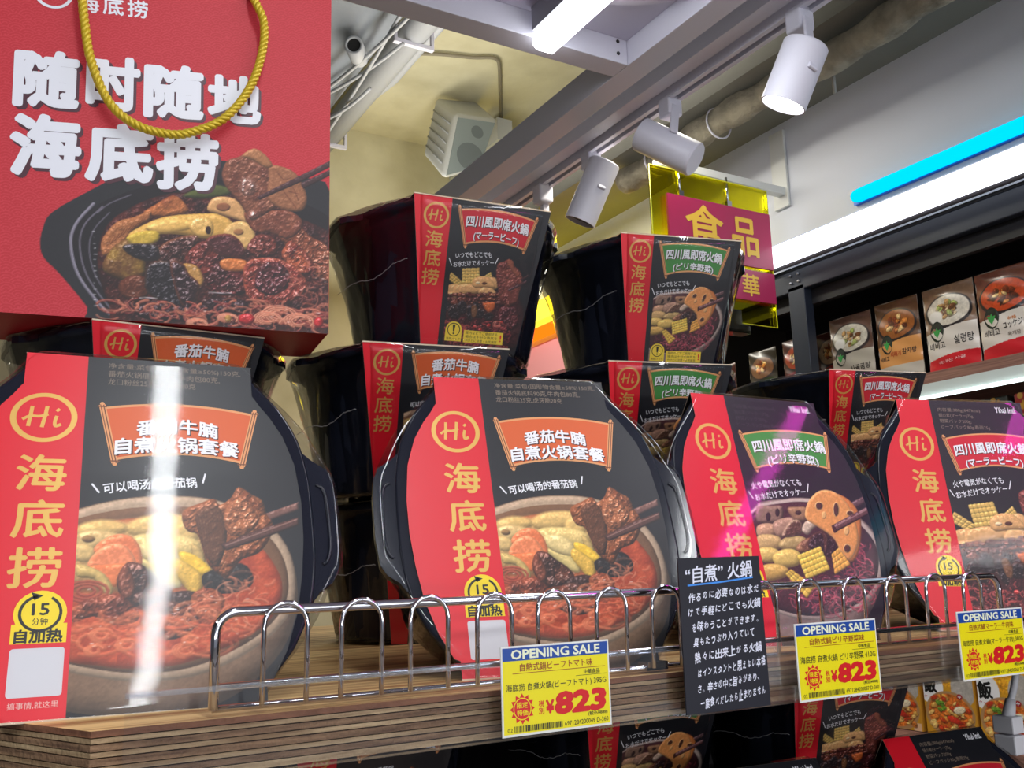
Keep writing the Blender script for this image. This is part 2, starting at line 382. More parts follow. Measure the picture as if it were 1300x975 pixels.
def art_tomato():
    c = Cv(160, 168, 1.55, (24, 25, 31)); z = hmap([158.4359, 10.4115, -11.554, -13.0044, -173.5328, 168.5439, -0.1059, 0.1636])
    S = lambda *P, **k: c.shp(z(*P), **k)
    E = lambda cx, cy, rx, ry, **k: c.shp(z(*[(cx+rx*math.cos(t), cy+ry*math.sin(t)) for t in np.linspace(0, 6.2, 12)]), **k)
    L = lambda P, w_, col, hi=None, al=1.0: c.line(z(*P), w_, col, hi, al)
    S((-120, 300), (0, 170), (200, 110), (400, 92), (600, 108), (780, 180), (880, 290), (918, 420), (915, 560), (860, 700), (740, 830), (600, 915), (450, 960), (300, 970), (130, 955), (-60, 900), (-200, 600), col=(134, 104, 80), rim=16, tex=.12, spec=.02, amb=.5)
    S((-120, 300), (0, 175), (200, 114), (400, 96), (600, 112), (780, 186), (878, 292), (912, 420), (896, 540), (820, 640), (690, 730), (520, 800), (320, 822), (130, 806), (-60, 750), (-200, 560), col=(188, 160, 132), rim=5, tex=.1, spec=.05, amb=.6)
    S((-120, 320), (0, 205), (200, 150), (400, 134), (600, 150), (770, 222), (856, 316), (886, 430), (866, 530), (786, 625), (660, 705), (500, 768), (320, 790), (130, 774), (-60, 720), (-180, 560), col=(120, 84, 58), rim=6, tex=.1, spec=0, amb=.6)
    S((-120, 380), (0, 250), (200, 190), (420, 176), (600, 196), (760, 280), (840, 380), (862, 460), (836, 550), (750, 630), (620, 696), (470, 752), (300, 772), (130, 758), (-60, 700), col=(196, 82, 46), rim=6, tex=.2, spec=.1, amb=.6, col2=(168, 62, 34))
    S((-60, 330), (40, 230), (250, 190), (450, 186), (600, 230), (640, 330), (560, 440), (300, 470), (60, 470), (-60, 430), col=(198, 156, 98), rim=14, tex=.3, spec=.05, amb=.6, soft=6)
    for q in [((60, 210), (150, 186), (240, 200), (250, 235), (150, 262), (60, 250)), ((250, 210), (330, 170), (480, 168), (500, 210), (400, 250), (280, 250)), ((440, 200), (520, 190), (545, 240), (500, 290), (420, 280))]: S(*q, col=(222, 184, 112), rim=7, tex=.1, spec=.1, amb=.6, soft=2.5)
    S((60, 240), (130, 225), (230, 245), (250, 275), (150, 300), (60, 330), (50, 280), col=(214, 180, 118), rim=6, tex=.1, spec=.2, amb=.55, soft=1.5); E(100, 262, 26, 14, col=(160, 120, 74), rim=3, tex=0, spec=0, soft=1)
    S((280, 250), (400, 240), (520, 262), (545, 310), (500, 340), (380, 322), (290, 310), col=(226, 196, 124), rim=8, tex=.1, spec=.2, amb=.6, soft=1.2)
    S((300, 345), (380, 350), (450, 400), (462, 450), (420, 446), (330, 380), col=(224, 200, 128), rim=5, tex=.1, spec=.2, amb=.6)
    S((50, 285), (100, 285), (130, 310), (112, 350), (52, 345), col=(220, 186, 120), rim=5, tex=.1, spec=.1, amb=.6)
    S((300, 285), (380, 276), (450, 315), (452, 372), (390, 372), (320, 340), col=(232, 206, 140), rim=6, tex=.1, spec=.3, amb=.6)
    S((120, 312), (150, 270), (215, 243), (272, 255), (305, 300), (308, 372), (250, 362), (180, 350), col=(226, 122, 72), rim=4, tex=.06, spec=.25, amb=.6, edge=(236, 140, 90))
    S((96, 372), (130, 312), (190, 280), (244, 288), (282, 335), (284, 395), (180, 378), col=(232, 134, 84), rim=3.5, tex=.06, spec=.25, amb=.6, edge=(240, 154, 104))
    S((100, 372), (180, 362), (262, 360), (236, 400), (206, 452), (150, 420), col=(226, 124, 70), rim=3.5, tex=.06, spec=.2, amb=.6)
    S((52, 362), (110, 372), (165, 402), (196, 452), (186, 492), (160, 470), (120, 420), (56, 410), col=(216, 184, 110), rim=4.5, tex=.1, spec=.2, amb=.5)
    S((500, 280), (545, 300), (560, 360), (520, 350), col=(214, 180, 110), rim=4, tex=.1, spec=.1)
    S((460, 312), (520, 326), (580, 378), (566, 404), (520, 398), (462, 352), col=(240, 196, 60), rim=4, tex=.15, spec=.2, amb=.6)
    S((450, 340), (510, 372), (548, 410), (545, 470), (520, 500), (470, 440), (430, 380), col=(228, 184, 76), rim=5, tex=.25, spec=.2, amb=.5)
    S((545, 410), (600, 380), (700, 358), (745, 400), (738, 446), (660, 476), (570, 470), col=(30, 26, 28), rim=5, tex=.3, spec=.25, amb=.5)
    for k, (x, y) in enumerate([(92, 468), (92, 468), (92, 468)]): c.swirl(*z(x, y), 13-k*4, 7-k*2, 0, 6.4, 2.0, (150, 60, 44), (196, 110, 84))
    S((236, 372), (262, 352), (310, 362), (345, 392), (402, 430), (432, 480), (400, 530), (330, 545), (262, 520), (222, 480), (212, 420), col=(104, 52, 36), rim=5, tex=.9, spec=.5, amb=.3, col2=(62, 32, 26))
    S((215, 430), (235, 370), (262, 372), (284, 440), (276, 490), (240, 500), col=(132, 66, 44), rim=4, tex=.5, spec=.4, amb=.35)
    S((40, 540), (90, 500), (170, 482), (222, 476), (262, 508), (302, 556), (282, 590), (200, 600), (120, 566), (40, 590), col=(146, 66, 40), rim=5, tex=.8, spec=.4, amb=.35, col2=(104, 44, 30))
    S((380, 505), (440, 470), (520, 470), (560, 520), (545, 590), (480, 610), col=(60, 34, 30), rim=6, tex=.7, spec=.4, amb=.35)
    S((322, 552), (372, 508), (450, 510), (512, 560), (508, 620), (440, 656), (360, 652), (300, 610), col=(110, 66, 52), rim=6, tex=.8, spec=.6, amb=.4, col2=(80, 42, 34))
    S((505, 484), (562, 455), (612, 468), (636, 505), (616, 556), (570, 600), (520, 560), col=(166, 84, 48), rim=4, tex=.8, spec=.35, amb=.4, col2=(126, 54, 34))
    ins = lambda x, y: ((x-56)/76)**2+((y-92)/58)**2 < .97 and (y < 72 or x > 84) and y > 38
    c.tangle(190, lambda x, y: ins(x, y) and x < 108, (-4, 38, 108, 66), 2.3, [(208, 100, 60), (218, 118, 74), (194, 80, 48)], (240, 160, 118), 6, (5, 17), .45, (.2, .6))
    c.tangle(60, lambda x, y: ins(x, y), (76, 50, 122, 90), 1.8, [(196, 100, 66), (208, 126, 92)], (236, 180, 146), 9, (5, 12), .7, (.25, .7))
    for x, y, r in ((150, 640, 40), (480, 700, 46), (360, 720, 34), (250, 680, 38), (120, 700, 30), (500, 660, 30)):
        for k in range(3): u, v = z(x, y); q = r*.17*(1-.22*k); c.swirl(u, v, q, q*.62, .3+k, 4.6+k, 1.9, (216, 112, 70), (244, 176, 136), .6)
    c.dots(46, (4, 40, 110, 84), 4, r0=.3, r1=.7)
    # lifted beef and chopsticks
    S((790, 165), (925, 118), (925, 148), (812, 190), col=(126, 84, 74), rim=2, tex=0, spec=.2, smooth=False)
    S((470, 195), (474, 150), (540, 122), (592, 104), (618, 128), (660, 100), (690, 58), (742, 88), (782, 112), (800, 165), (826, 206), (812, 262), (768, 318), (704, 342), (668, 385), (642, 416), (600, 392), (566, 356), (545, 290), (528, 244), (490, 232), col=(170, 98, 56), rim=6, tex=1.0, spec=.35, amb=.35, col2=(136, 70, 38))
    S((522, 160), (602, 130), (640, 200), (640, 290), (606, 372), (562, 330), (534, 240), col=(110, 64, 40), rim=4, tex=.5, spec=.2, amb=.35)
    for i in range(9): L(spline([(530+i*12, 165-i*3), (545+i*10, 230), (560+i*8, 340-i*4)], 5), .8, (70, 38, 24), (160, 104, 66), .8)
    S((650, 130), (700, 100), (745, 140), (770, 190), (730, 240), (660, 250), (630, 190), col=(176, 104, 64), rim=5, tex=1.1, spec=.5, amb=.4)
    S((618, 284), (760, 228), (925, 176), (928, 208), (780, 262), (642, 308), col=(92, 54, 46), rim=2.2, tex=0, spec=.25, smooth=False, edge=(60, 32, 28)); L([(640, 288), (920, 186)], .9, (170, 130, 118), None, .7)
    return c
def art_green():
    c = Cv(168, 178, 1.4, (24, 22, 29)); z = hmap([209.5395, -47.8524, -2.5041, -2.1895, -173.5686, 178.763, -0.0803, 0.1106])
    S = lambda *P, **k: c.shp(z(*P), **k)
    E = lambda cx, cy, rx, ry, **k: c.shp(z(*[(cx+rx*math.cos(t), cy+ry*math.sin(t)) for t in np.linspace(0, 6.0, 11)]), **k)
    S((60, 230), (250, 160), (420, 156), (600, 200), (760, 320), (836, 440), (850, 560), (830, 680), (760, 840), (640, 960), (460, 1030), (300, 1020), (150, 960), (0, 700), col=(146, 122, 116), rim=12, tex=.1, spec=0, amb=.5)
    S((60, 236), (250, 166), (420, 162), (600, 206), (754, 326), (830, 444), (842, 560), (806, 700), (706, 806), (566, 862), (400, 872), (250, 840), (150, 780), (0, 600), col=(186, 166, 156), rim=4, tex=.05, spec=0, amb=.6)
    S((60, 250), (250, 184), (420, 180), (600, 226), (736, 340), (806, 446), (818, 560), (784, 680), (690, 780), (556, 838), (400, 848), (250, 816), (150, 760), (0, 600), col=(74, 38, 44), rim=9, tex=.3, spec=.05, amb=.5)
    S((100, 205), (180, 198), (252, 205), (248, 290), (180, 300), (104, 292), col=(150, 116, 98), rim=5, tex=.15, spec=.1, soft=1.2); E(168, 262, 14, 26, col=(52, 32, 34), rim=2, spec=0, tex=0); E(222, 238, 13, 24, col=(52, 32, 34), rim=2, spec=0, tex=0)
    S((280, 215), (340, 206), (392, 212), (400, 280), (330, 290), col=(164, 120, 88), rim=5, tex=.15, spec=.1, soft=1.2); E(345, 240, 18, 14, col=(70, 42, 40), rim=2, spec=0, tex=0)
    for q, co in [(((100, 320), (150, 300), (206, 310), (216, 350), (190, 382), (110, 382)), (196, 150, 118)), (((195, 300), (250, 272), (310, 268), (332, 310), (300, 360), (240, 386), (205, 360)), (178, 136, 114)),
                  (((100, 380), (160, 364), (230, 380), (252, 420), (220, 456), (120, 456)), (206, 168, 112)), (((228, 420), (270, 384), (350, 376), (396, 400), (380, 450), (300, 468), (240, 452)), (180, 150, 96)),
                  (((110, 452), (170, 440), (226, 460), (236, 500), (190, 530), (130, 524)), (218, 182, 104)), (((190, 500), (230, 462), (300, 452), (356, 480), (352, 540), (300, 560), (220, 556)), (222, 186, 102)),
                  (((120, 560), (180, 538), (250, 548), (290, 580), (262, 620), (180, 640), (140, 640)), (216, 172, 92))]: S(*q, col=co, rim=7, tex=.1, spec=.15, amb=.5)
    S((262, 340), (300, 290), (346, 284), (370, 320), (360, 366), (300, 384), (250, 378), col=(96, 60, 46), rim=4, tex=.4, spec=.3, amb=.35, edge=(206, 170, 140))
    S((366, 345), (384, 296), (440, 276), (462, 310), (430, 340), (400, 372), col=(206, 178, 156), rim=4, tex=.15, spec=.2)
    S((330, 450), (360, 410), (400, 390), (450, 386), (470, 430), (420, 470), (360, 476), col=(168, 116, 82), rim=4, tex=.4, spec=.2, col2=(110, 66, 50))
    S((400, 440), (416, 380), (470, 350), (530, 372), (576, 436), (560, 490), (520, 502), (470, 478), col=(48, 26, 30), rim=5, tex=.5, spec=.5, amb=.35, edge=(96, 56, 44))
    S((470, 330), (500, 318), (520, 390), (512, 470), (498, 470), (492, 390), col=(86, 48, 40), rim=2, tex=.2, spec=.4)
    insd = lambda x, y: ((x-66)/80)**2+((y-88)/58)**2 < .93 and (y < 66 or x > 96)
    c.tangle(420, insd, (18, 30, 132, 108), 1.6, [(164, 56, 74), (140, 40, 58), (186, 78, 94), (104, 26, 42)], (226, 140, 150), 12, (4, 11), .7, (.5, .95)); c.dots(40, (30, 38, 116, 78), 8, (255, 214, 220), .3, .7)
    def cob(P, rows, cols, co=(236, 196, 84)):
        P = [np.array(p, float) for p in P]; c.shp(z(*[tuple(p) for p in P]), (196, 148, 56), 3, .1, 0, .5, smooth=False)
        for i in range(rows):
            for j in range(cols):
                u0, u1 = (j+.02)/cols, (j+.98)/cols; v0, v1 = (i+.03)/rows, (i+.97)/rows; q = lambda u, v: tuple((P[0]*(1-u)+P[1]*u)*(1-v)+(P[3]*(1-u)+P[2]*u)*v)
                c.shp(z(q(u0, v0), q(u1, v0), q(u1, v1), q(u0, v1)), co, 2.0, .05, .2, .5)
    cob(((338, 492), (474, 440), (530, 574), (392, 632)), 5, 6); cob(((540, 486), (590, 444), (650, 548), (560, 604)), 4, 4, (232, 168, 76))
    cob(((268, 600), (300, 572), (438, 676), (392, 742)), 5, 3, (230, 186, 78))
    S((660, 182), (735, 145), (745, 182), (672, 222), col=(96, 64, 68), rim=2.2, tex=0, spec=.3, smooth=False)
    S((520, 130), (620, 150), (690, 220), (716, 300), (712, 420), (690, 500), (655, 532), (610, 490), (560, 400), (540, 300), col=(206, 122, 62), rim=4, tex=.1, spec=.1, amb=.55)
    S((384, 248), (402, 180), (450, 124), (500, 107), (562, 122), (622, 176), (668, 250), (694, 340), (700, 410), (684, 470), (646, 520), (596, 470), (560, 402), (508, 356), (440, 312), (398, 286), col=(224, 150, 84), rim=3.5, tex=.1, spec=.12, amb=.6, edge=(232, 176, 116))
    for x, y, a, b in ((468, 200, 19, 20), (568, 222, 14, 38), (650, 244, 18, 12), (632, 452, 18, 22)): E(x, y, a+5, b+5, col=(238, 190, 132), rim=1.5, spec=0, tex=0); E(x, y, a, b, col=(86, 48, 40), rim=1.5, spec=0, tex=0)
    for x, y, a, b in ((497, 256, 14, 22), (630, 350, 16, 26)): E(x, y, a, b, col=(240, 186, 122), rim=1.5, spec=0, tex=0)
    S((540, 318), (755, 205), (766, 250), (558, 360), col=(104, 62, 62), rim=2.4, tex=0, spec=.35, smooth=False, edge=(58, 32, 36)); c.line(z((556, 326), (758, 222)), .9, (190, 150, 150), None, .7)
    S((542, 318), (560, 322), (572, 350), (556, 360), col=(70, 34, 34), rim=1.5, tex=0, spec=0)
    return c
def art_red():
    c = Cv(160, 168, 1.4, (24, 22, 29)); z = hmap([189.4003, 20.0055, -48.2695, 13.266, -180.1217, 159.8067, -0.0456, -0.0187])
    S = lambda *P, **k: c.shp(z(*P), **k)
    E = lambda cx, cy, rx, ry, **k: c.shp(z(*[(cx+rx*math.cos(t), cy+ry*math.sin(t)) for t in np.linspace(0, 6.0, 11)]), **k)
    S((60, 480), (400, 400), (700, 360), (900, 450), (960, 700), (900, 900), (400, 960), (60, 900), col=(64, 22, 26), rim=14, tex=.6, spec=.1, amb=.4, soft=5)
    def cob(P, rows, cols, co=(226, 186, 100)):
        P = [np.array(p, float) for p in P]; c.shp(z(*[tuple(p) for p in P]), (180, 134, 60), 3, .1, 0, .5, smooth=False)
        for i in range(rows):
            for j in range(cols):
                u0, u1 = (j+.02)/cols, (j+.98)/cols; v0, v1 = (i+.03)/rows, (i+.97)/rows; q = lambda u, v: tuple((P[0]*(1-u)+P[1]*u)*(1-v)+(P[3]*(1-u)+P[2]*u)*v)
                c.shp(z(q(u0, v0), q(u1, v0), q(u1, v1), q(u0, v1)), co, 2.2, .05, .2, .5)
    cob(((205, 240), (250, 186), (364, 286), (300, 310)), 5, 3); cob(((555, 226), (622, 182), (644, 252), (590, 262)), 3, 4); cob(((352, 150), (512, 144), (522, 290), (350, 296)), 5, 6)
    for q in [((150, 340), (230, 300), (300, 296), (330, 330), (260, 400), (150, 420)), ((260, 350), (300, 305), (430, 292), (530, 326), (520, 376), (400, 392), (270, 386)), ((560, 250), (650, 230), (690, 280), (680, 340), (600, 330)),
              ((500, 366), (556, 320), (620, 326), (668, 370), (660, 410), (540, 410)), ((150, 400), (200, 372), (340, 372), (420, 410), (300, 430), (160, 430))]: S(*q, col=(222, 170, 112), rim=6, tex=.1, spec=.25, amb=.55)
    S((444, 290), (470, 240), (540, 220), (610, 236), (652, 290), (656, 332), (560, 326), (470, 330), col=(226, 172, 112), rim=5, tex=.1, spec=.2, amb=.55); E(500, 285, 22, 12, col=(250, 222, 180), rim=2, tex=0, spec=0); E(562, 288, 24, 13, col=(90, 44, 30), rim=2, tex=0, spec=0)
    r = np.random.RandomState(4)
    for x in range(150, 720, 46):
        for y in (400, 440, 478):
            a = r.uniform(20, 44); P = [(x+r.uniform(-10, 10)+a*(1+.4*r.rand())*math.cos(t), y+r.uniform(-8, 8)+a*.7*(.6+.7*r.rand())*math.sin(t)) for t in np.linspace(0, 5.4, 7)]
            S(*P, col=[(126, 56, 38), (150, 74, 44), (96, 38, 30)][r.randint(3)], rim=3, tex=.5, spec=.55, amb=.3, edge=(60, 20, 18))
    for x, y, a, b in ((190, 500, 60, 70), (280, 560, 60, 90), (350, 520, 55, 80), (430, 560, 50, 90), (520, 580, 60, 60), (600, 600, 50, 50), (160, 600, 40, 60), (480, 500, 40, 50)):
        P = [(x+a*(.8+.4*r.rand())*math.cos(t), y+b*(.7+.4*r.rand())*math.sin(t)) for t in np.linspace(0, 5.5, 8)]; S(*P, col=(34, 22, 26), rim=3.5, tex=.5, spec=.5, amb=.4, edge=(84, 46, 36))
    S((440, 510), (480, 500), (496, 560), (470, 620), (440, 600), col=(120, 76, 46), rim=3, tex=.3, spec=.3); S((545, 484), (600, 470), (664, 474), (650, 540), (600, 566), (566, 530), col=(206, 100, 46), rim=4, tex=.3, spec=.2, amb=.5)
    S((700, 540), (760, 500), (860, 520), (890, 620), (850, 720), (740, 740), (690, 640), col=(104, 40, 42), rim=6, tex=.9, spec=.5, amb=.35, col2=(70, 24, 30))
    c.tangle(260, None, (-4, 0, 122, 50), 1.8, [(150, 44, 48), (120, 30, 38), (178, 70, 66), (96, 20, 30)], (228, 140, 130), 12, (3, 9), .6, (.5, .95))
    for x, y in [(470, 700), (600, 690), (720, 660), (520, 730)]: E(x, y, 18, 14, col=(206, 40, 36), rim=2.5, spec=.5)
    for k in range(5): u, v = z(690, 680); c.swirl(u, v, 10-k*1.8, 6-k, k, 4+k, 1.3, (196, 100, 84), (240, 180, 160))
    c.dots(90, (4, 10, 116, 84), 9, (255, 216, 206), .3, .7)
    S((680, 130), (700, 96), (748, 80), (790, 58), (832, 80), (852, 130), (890, 160), (918, 210), (926, 262), (912, 330), (890, 396), (876, 440), (850, 490), (800, 516), (750, 500), (712, 440), (690, 340), (672, 220), col=(146, 74, 60), rim=6, tex=.8, spec=.35, amb=.4, col2=(116, 50, 44))
    S((790, 60), (836, 82), (850, 150), (900, 200), (870, 230), (820, 170), (780, 110), col=(160, 88, 66), rim=4, tex=.3, spec=.1, amb=.5); S((790, 360), (850, 350), (890, 400), (866, 470), (800, 490), col=(124, 58, 48), rim=4, tex=.4, spec=.2)
    S((784, 346), (960, 262), (966, 286), (796, 366), col=(76, 42, 46), rim=2, tex=0, spec=.3, smooth=False); S((900, 250), (975, 208), (978, 228), (912, 270), col=(76, 42, 46), rim=2, tex=0, spec=.3, smooth=False)
    return c
def art_bag(x0, y0, w_, h):
    """whole bag front: u,v in mm from its lower corner; x0 = u of the canvas' left edge"""
    c = Cv(w_, h, 1.2, (186, 28, 42)); U = c.U+x0; V = c.V
    R = 9.5; a = math.radians(4); uu = U*math.cos(a)+V*math.sin(a)+400; vv = -U*math.sin(a)+V*math.cos(a)+400
    tone = np.zeros(U.shape); fin = np.zeros(U.shape, bool); kb = np.floor(vv/(R/2))
    for dk in range(5):
        k = kb-2+dk; cxo = (k % 2)*R; cx = np.round((uu-cxo)/(2*R))*2*R+cxo; d = np.hypot(uu-cx, vv-k*R/2)/R
        hit = (d < 1) & ~fin; tone[hit] = ((d[hit]*3.6) % 1 < .38); fin |= hit
    c.C += tone[..., None]*np.array([12, 18, 18.])
    z = hmap([190.0307, 15.5357, 28.0065, 14.9501, -223.4597, 162.8926, -0.0902, 0.0445], dx=-x0)
    S = lambda *P, **k: c.shp(z(*P), **k)
    E = lambda cx, cy, rx, ry, **k: c.shp(z(*[(cx+rx*math.cos(t), cy+ry*math.sin(t)) for t in np.linspace(0, 6.0, 11)]), **k)
    L = lambda P, w_, col, hi=None, al=1.0: c.line(z(*spline(P, 5)), w_, col, hi, al)
    S((36, 430), (50, 360), (90, 296), (250, 205), (400, 132), (600, 82), (800, 80), (1000, 110), (1150, 152), (1275, 235), (1290, 830), (600, 830), (250, 760), (236, 700), (120, 560), (52, 490), col=(33, 33, 38), rim=4, tex=.02, spec=.0, amb=.8)
    S((170, 430), (200, 340), (290, 260), (480, 190), (700, 160), (950, 180), (1150, 260), (1290, 380), (1300, 830), (500, 830), (350, 750), (220, 600), col=(24, 20, 26), rim=8, tex=.1, spec=0, amb=.6)
    for P, w1, al in (([(262, 262), (190, 345), (166, 430), (196, 560), (290, 690), (360, 752)], 2.6, .75), ([(300, 275), (226, 350), (204, 440), (236, 570), (330, 700), (390, 752)], 1.6, .55), ([(330, 300), (266, 370), (244, 450), (268, 560), (340, 670), (420, 752)], 1.2, .5), ([(420, 225), (330, 262), (280, 300)], 1.2, .5)):
        L(P, w1, (150, 142, 160), (206, 200, 214), al)
    S((284, 440), (330, 340), (450, 262), (600, 216), (800, 214), (1000, 250), (1150, 330), (1290, 430), (1300, 830), (440, 830), (330, 690), (284, 560), col=(74, 26, 22), rim=9, tex=.8, spec=.25, amb=.4, col2=(44, 16, 18))
    S((640, 230), (700, 200), (780, 182), (840, 200), (830, 226), (720, 240), col=(84, 92, 44), rim=4, tex=.2, spec=0, soft=1.5)
    S((470, 305), (530, 262), (600, 226), (650, 262), (660, 300), (560, 318), col=(186, 108, 58), rim=5, tex=.5, spec=.2, amb=.4, col2=(140, 70, 40)); S((296, 470), (300, 410), (360, 340), (430, 320), (504, 292), (498, 330), (440, 370), (400, 420), (320, 480), col=(170, 104, 60), rim=4, tex=.6, spec=.2, amb=.4)
    for i in range(10): L([(318+i*17, 440-i*12), (336+i*17, 410-i*11)], 1.3, (104, 48, 28), (220, 160, 90), .8)
    S((745, 290), (760, 246), (800, 232), (860, 242), (900, 290), (912, 340), (870, 330), (800, 308), col=(220, 164, 104), rim=4, tex=.1, spec=.2, amb=.5); E(812, 276, 30, 18, col=(150, 92, 60), rim=2, spec=0, tex=0)
    S((408, 402), (440, 370), (560, 318), (740, 303), (800, 310), (850, 340), (862, 396), (760, 412), (620, 392), (520, 396), (440, 440), col=(222, 170, 84), rim=7, tex=.12, spec=.15, amb=.5)
    S((480, 360), (560, 330), (660, 330), (700, 360), (600, 384), (520, 386), col=(236, 186, 98), rim=5, tex=.1, spec=.15, amb=.55)
    S((666, 360), (690, 325), (740, 322), (770, 350), (760, 400), (700, 400), col=(228, 178, 96), rim=4, tex=.1, spec=.5, amb=.5); E(748, 374, 12, 18, col=(50, 24, 20), rim=2, spec=0, tex=0)
    S((812, 388), (840, 348), (890, 336), (936, 362), (945, 420), (900, 456), (860, 420), col=(228, 180, 108), rim=4, tex=.1, spec=.25, amb=.5); E(876, 382, 22, 14, col=(170, 116, 70), rim=2, spec=0, tex=0)
    S((300, 520), (340, 452), (400, 412), (450, 432), (480, 500), (474, 570), (400, 590), (320, 560), col=(150, 112, 46), rim=7, tex=.25, spec=.3, amb=.35, col2=(110, 70, 34)); S((400, 408), (450, 382), (530, 378), (536, 420), (450, 446), col=(212, 176, 66), rim=4, tex=.1, spec=.2)
    S((370, 600), (420, 566), (480, 574), (500, 640), (440, 680), (380, 650), col=(96, 44, 26), rim=7, tex=.4, spec=.3, amb=.35)
    r = np.random.RandomState(6)
    M = dict(rim=4.5, tex=1.0, spec=.6, amb=.28)
    S((1040, 380), (1110, 340), (1180, 400), (1250, 440), (1290, 520), (1290, 600), (1200, 560), (1100, 470), col=(140, 70, 44), **M)
    S((910, 456), (950, 396), (1020, 404), (1040, 470), (960, 492), col=(112, 44, 34), **M); S((1060, 486), (1074, 440), (1104, 420), (1180, 490), (1204, 550), (1130, 556), col=(178, 84, 52), col2=(110, 36, 30), **M)
    S((520, 500), (540, 448), (600, 410), (690, 394), (706, 420), (664, 480), (600, 520), col=(92, 44, 36), col2=(60, 28, 26), edge=(140, 84, 56), **M)
    S((650, 486), (690, 440), (740, 420), (800, 468), (786, 520), (740, 572), (700, 556), (660, 520), col=(126, 48, 38), col2=(84, 28, 26), **M)
    S((736, 424), (772, 396), (840, 390), (884, 420), (905, 468), (886, 494), (800, 484), col=(74, 28, 30), edge=(130, 56, 42), rim=4.5, tex=.5, spec=.3, amb=.35)
    S((480, 560), (500, 516), (560, 504), (604, 520), (640, 610), (664, 700), (600, 694), (490, 640), col=(26, 20, 26), edge=(70, 46, 36), rim=4, tex=.5, spec=.6, amb=.5)
    S((385, 450), (400, 434), (460, 430), (532, 440), (540, 496), (480, 504), (420, 482), col=(30, 24, 30), edge=(66, 50, 44), rim=4, tex=.3, spec=.6, amb=.5)
    S((640, 516), (700, 526), (728, 580), (716, 612), (690, 604), (650, 560), col=(190, 138, 70), rim=3, tex=.2, spec=.3)
    S((586, 512), (640, 514), (668, 560), (712, 606), (690, 690), (650, 706), (612, 640), col=(44, 22, 26), edge=(120, 60, 40), rim=4, tex=.7, spec=.7, amb=.4)
    S((736, 620), (748, 560), (790, 504), (900, 500), (916, 560), (904, 640), (820, 650), col=(92, 28, 28), col2=(60, 18, 20), **M); S((796, 508), (830, 494), (905, 502), (912, 540), (860, 548), (810, 540), col=(206, 116, 56), rim=3.5, tex=.3, spec=.3, amb=.5)
    S((896, 540), (930, 498), (1000, 490), (1060, 500), (1120, 536), (1164, 590), (1152, 640), (1080, 684), (980, 690), (910, 650), col=(140, 52, 40), edge=(176, 84, 58), **M)
    S((950, 560), (985, 514), (1050, 512), (1092, 560), (1080, 620), (1010, 650), (950, 620), col=(84, 28, 32), rim=5, tex=1.3, spec=.9, amb=.35)
    S((440, 700), (560, 680), (700, 700), (760, 660), (900, 670), (900, 720), (700, 760), (480, 750), col=(40, 18, 22), rim=5, tex=.4, spec=.5, amb=.4)
    for P in ([(458, 660), (500, 660), (530, 664)], [(750, 638), (800, 640), (846, 640)], [(580, 586), (600, 582)]): L(P, .9, (220, 214, 220), None, .8)
    ins = lambda x, y: y < (18 if x < 320 else 50) and x > 208
    c.tangle(200, ins, (208, 2, 412, 26), 2.2, [(140, 50, 42), (164, 78, 56), (116, 30, 32), (184, 100, 76)], (236, 180, 150), 21, (4, 13), .55, (.5, .95))
    c.tangle(40, None, (376, 20, 412, 70), 1.5, [(150, 60, 50), (184, 100, 76)], (240, 186, 160), 22, (5, 12), .9, (.3, .7))
    for x, y, q in ((830, 748, 9), (1050, 735, 17), (1130, 760, 14), (700, 770, 9), (1000, 750, 13)):
        for k in range(4): u, v = z(x, y); c.swirl(u, v, q*(1-k*.18), q*.55*(1-k*.18), -.5+k*.7, 3.6+k*.7, 2.0, (196, 112, 84), (246, 204, 176), .9)
    E(832, 748, 14, 16, col=(190, 140, 70), rim=3, spec=.4); E(910, 750, 34, 24, col=(190, 30, 34), rim=4, spec=.5); E(1215, 765, 20, 22, col=(196, 30, 34), rim=4, spec=.5)
    c.dots(110, (92-x0, 2, 308-x0, 84), 31, (255, 226, 214), .25, .8)
    for i in range(14): u, v = z(262+6*math.sin(i*.4)+(i > 6)*i, 380+i*24); c.dots(1, (u-.5, v-.5, u+.5, v+.5), i, (240, 240, 240), .4, 1.0)
    # lifted meat slice and chopsticks
    S((900, 300), (960, 296), (1080, 290), (1140, 326), (1142, 372), (1082, 412), (1010, 384), (950, 384), (916, 348), col=(140, 76, 52), rim=4, tex=.5, spec=.3, amb=.45, col2=(112, 56, 40))
    S((806, 132), (828, 80), (880, 62), (940, 30), (986, 54), (1020, 96), (1060, 180), (1060, 250), (1000, 300), (930, 330), (890, 270), (846, 220), (816, 180), col=(138, 80, 56), rim=5, tex=.6, spec=.35, amb=.42, col2=(112, 58, 42))
    S((1010, 100), (1096, 118), (1140, 166), (1166, 240), (1142, 292), (1060, 286), (1000, 240), (1004, 160), col=(158, 100, 66), rim=4, tex=.3, spec=.15, amb=.5)
    S((890, 60), (940, 28), (990, 56), (1020, 100), (990, 110), (940, 80), col=(176, 116, 74), rim=4, tex=.2, spec=.15, amb=.5); E(915, 190, 34, 40, col=(150, 100, 84), rim=6, tex=1.2, spec=1.2, amb=.5, soft=3); E(940, 310, 24, 20, col=(150, 90, 76), rim=5, tex=1.0, spec=1.0, soft=3)
    for P in ([(1080, 170), (1110, 200), (1130, 250)], [(1060, 200), (1090, 240), (1120, 280)], [(1040, 130), (1070, 160), (1100, 150)], [(1090, 210), (1130, 220)], [(1030, 280), (1080, 290)]): L(P, .7, (92, 46, 32), None, .8)
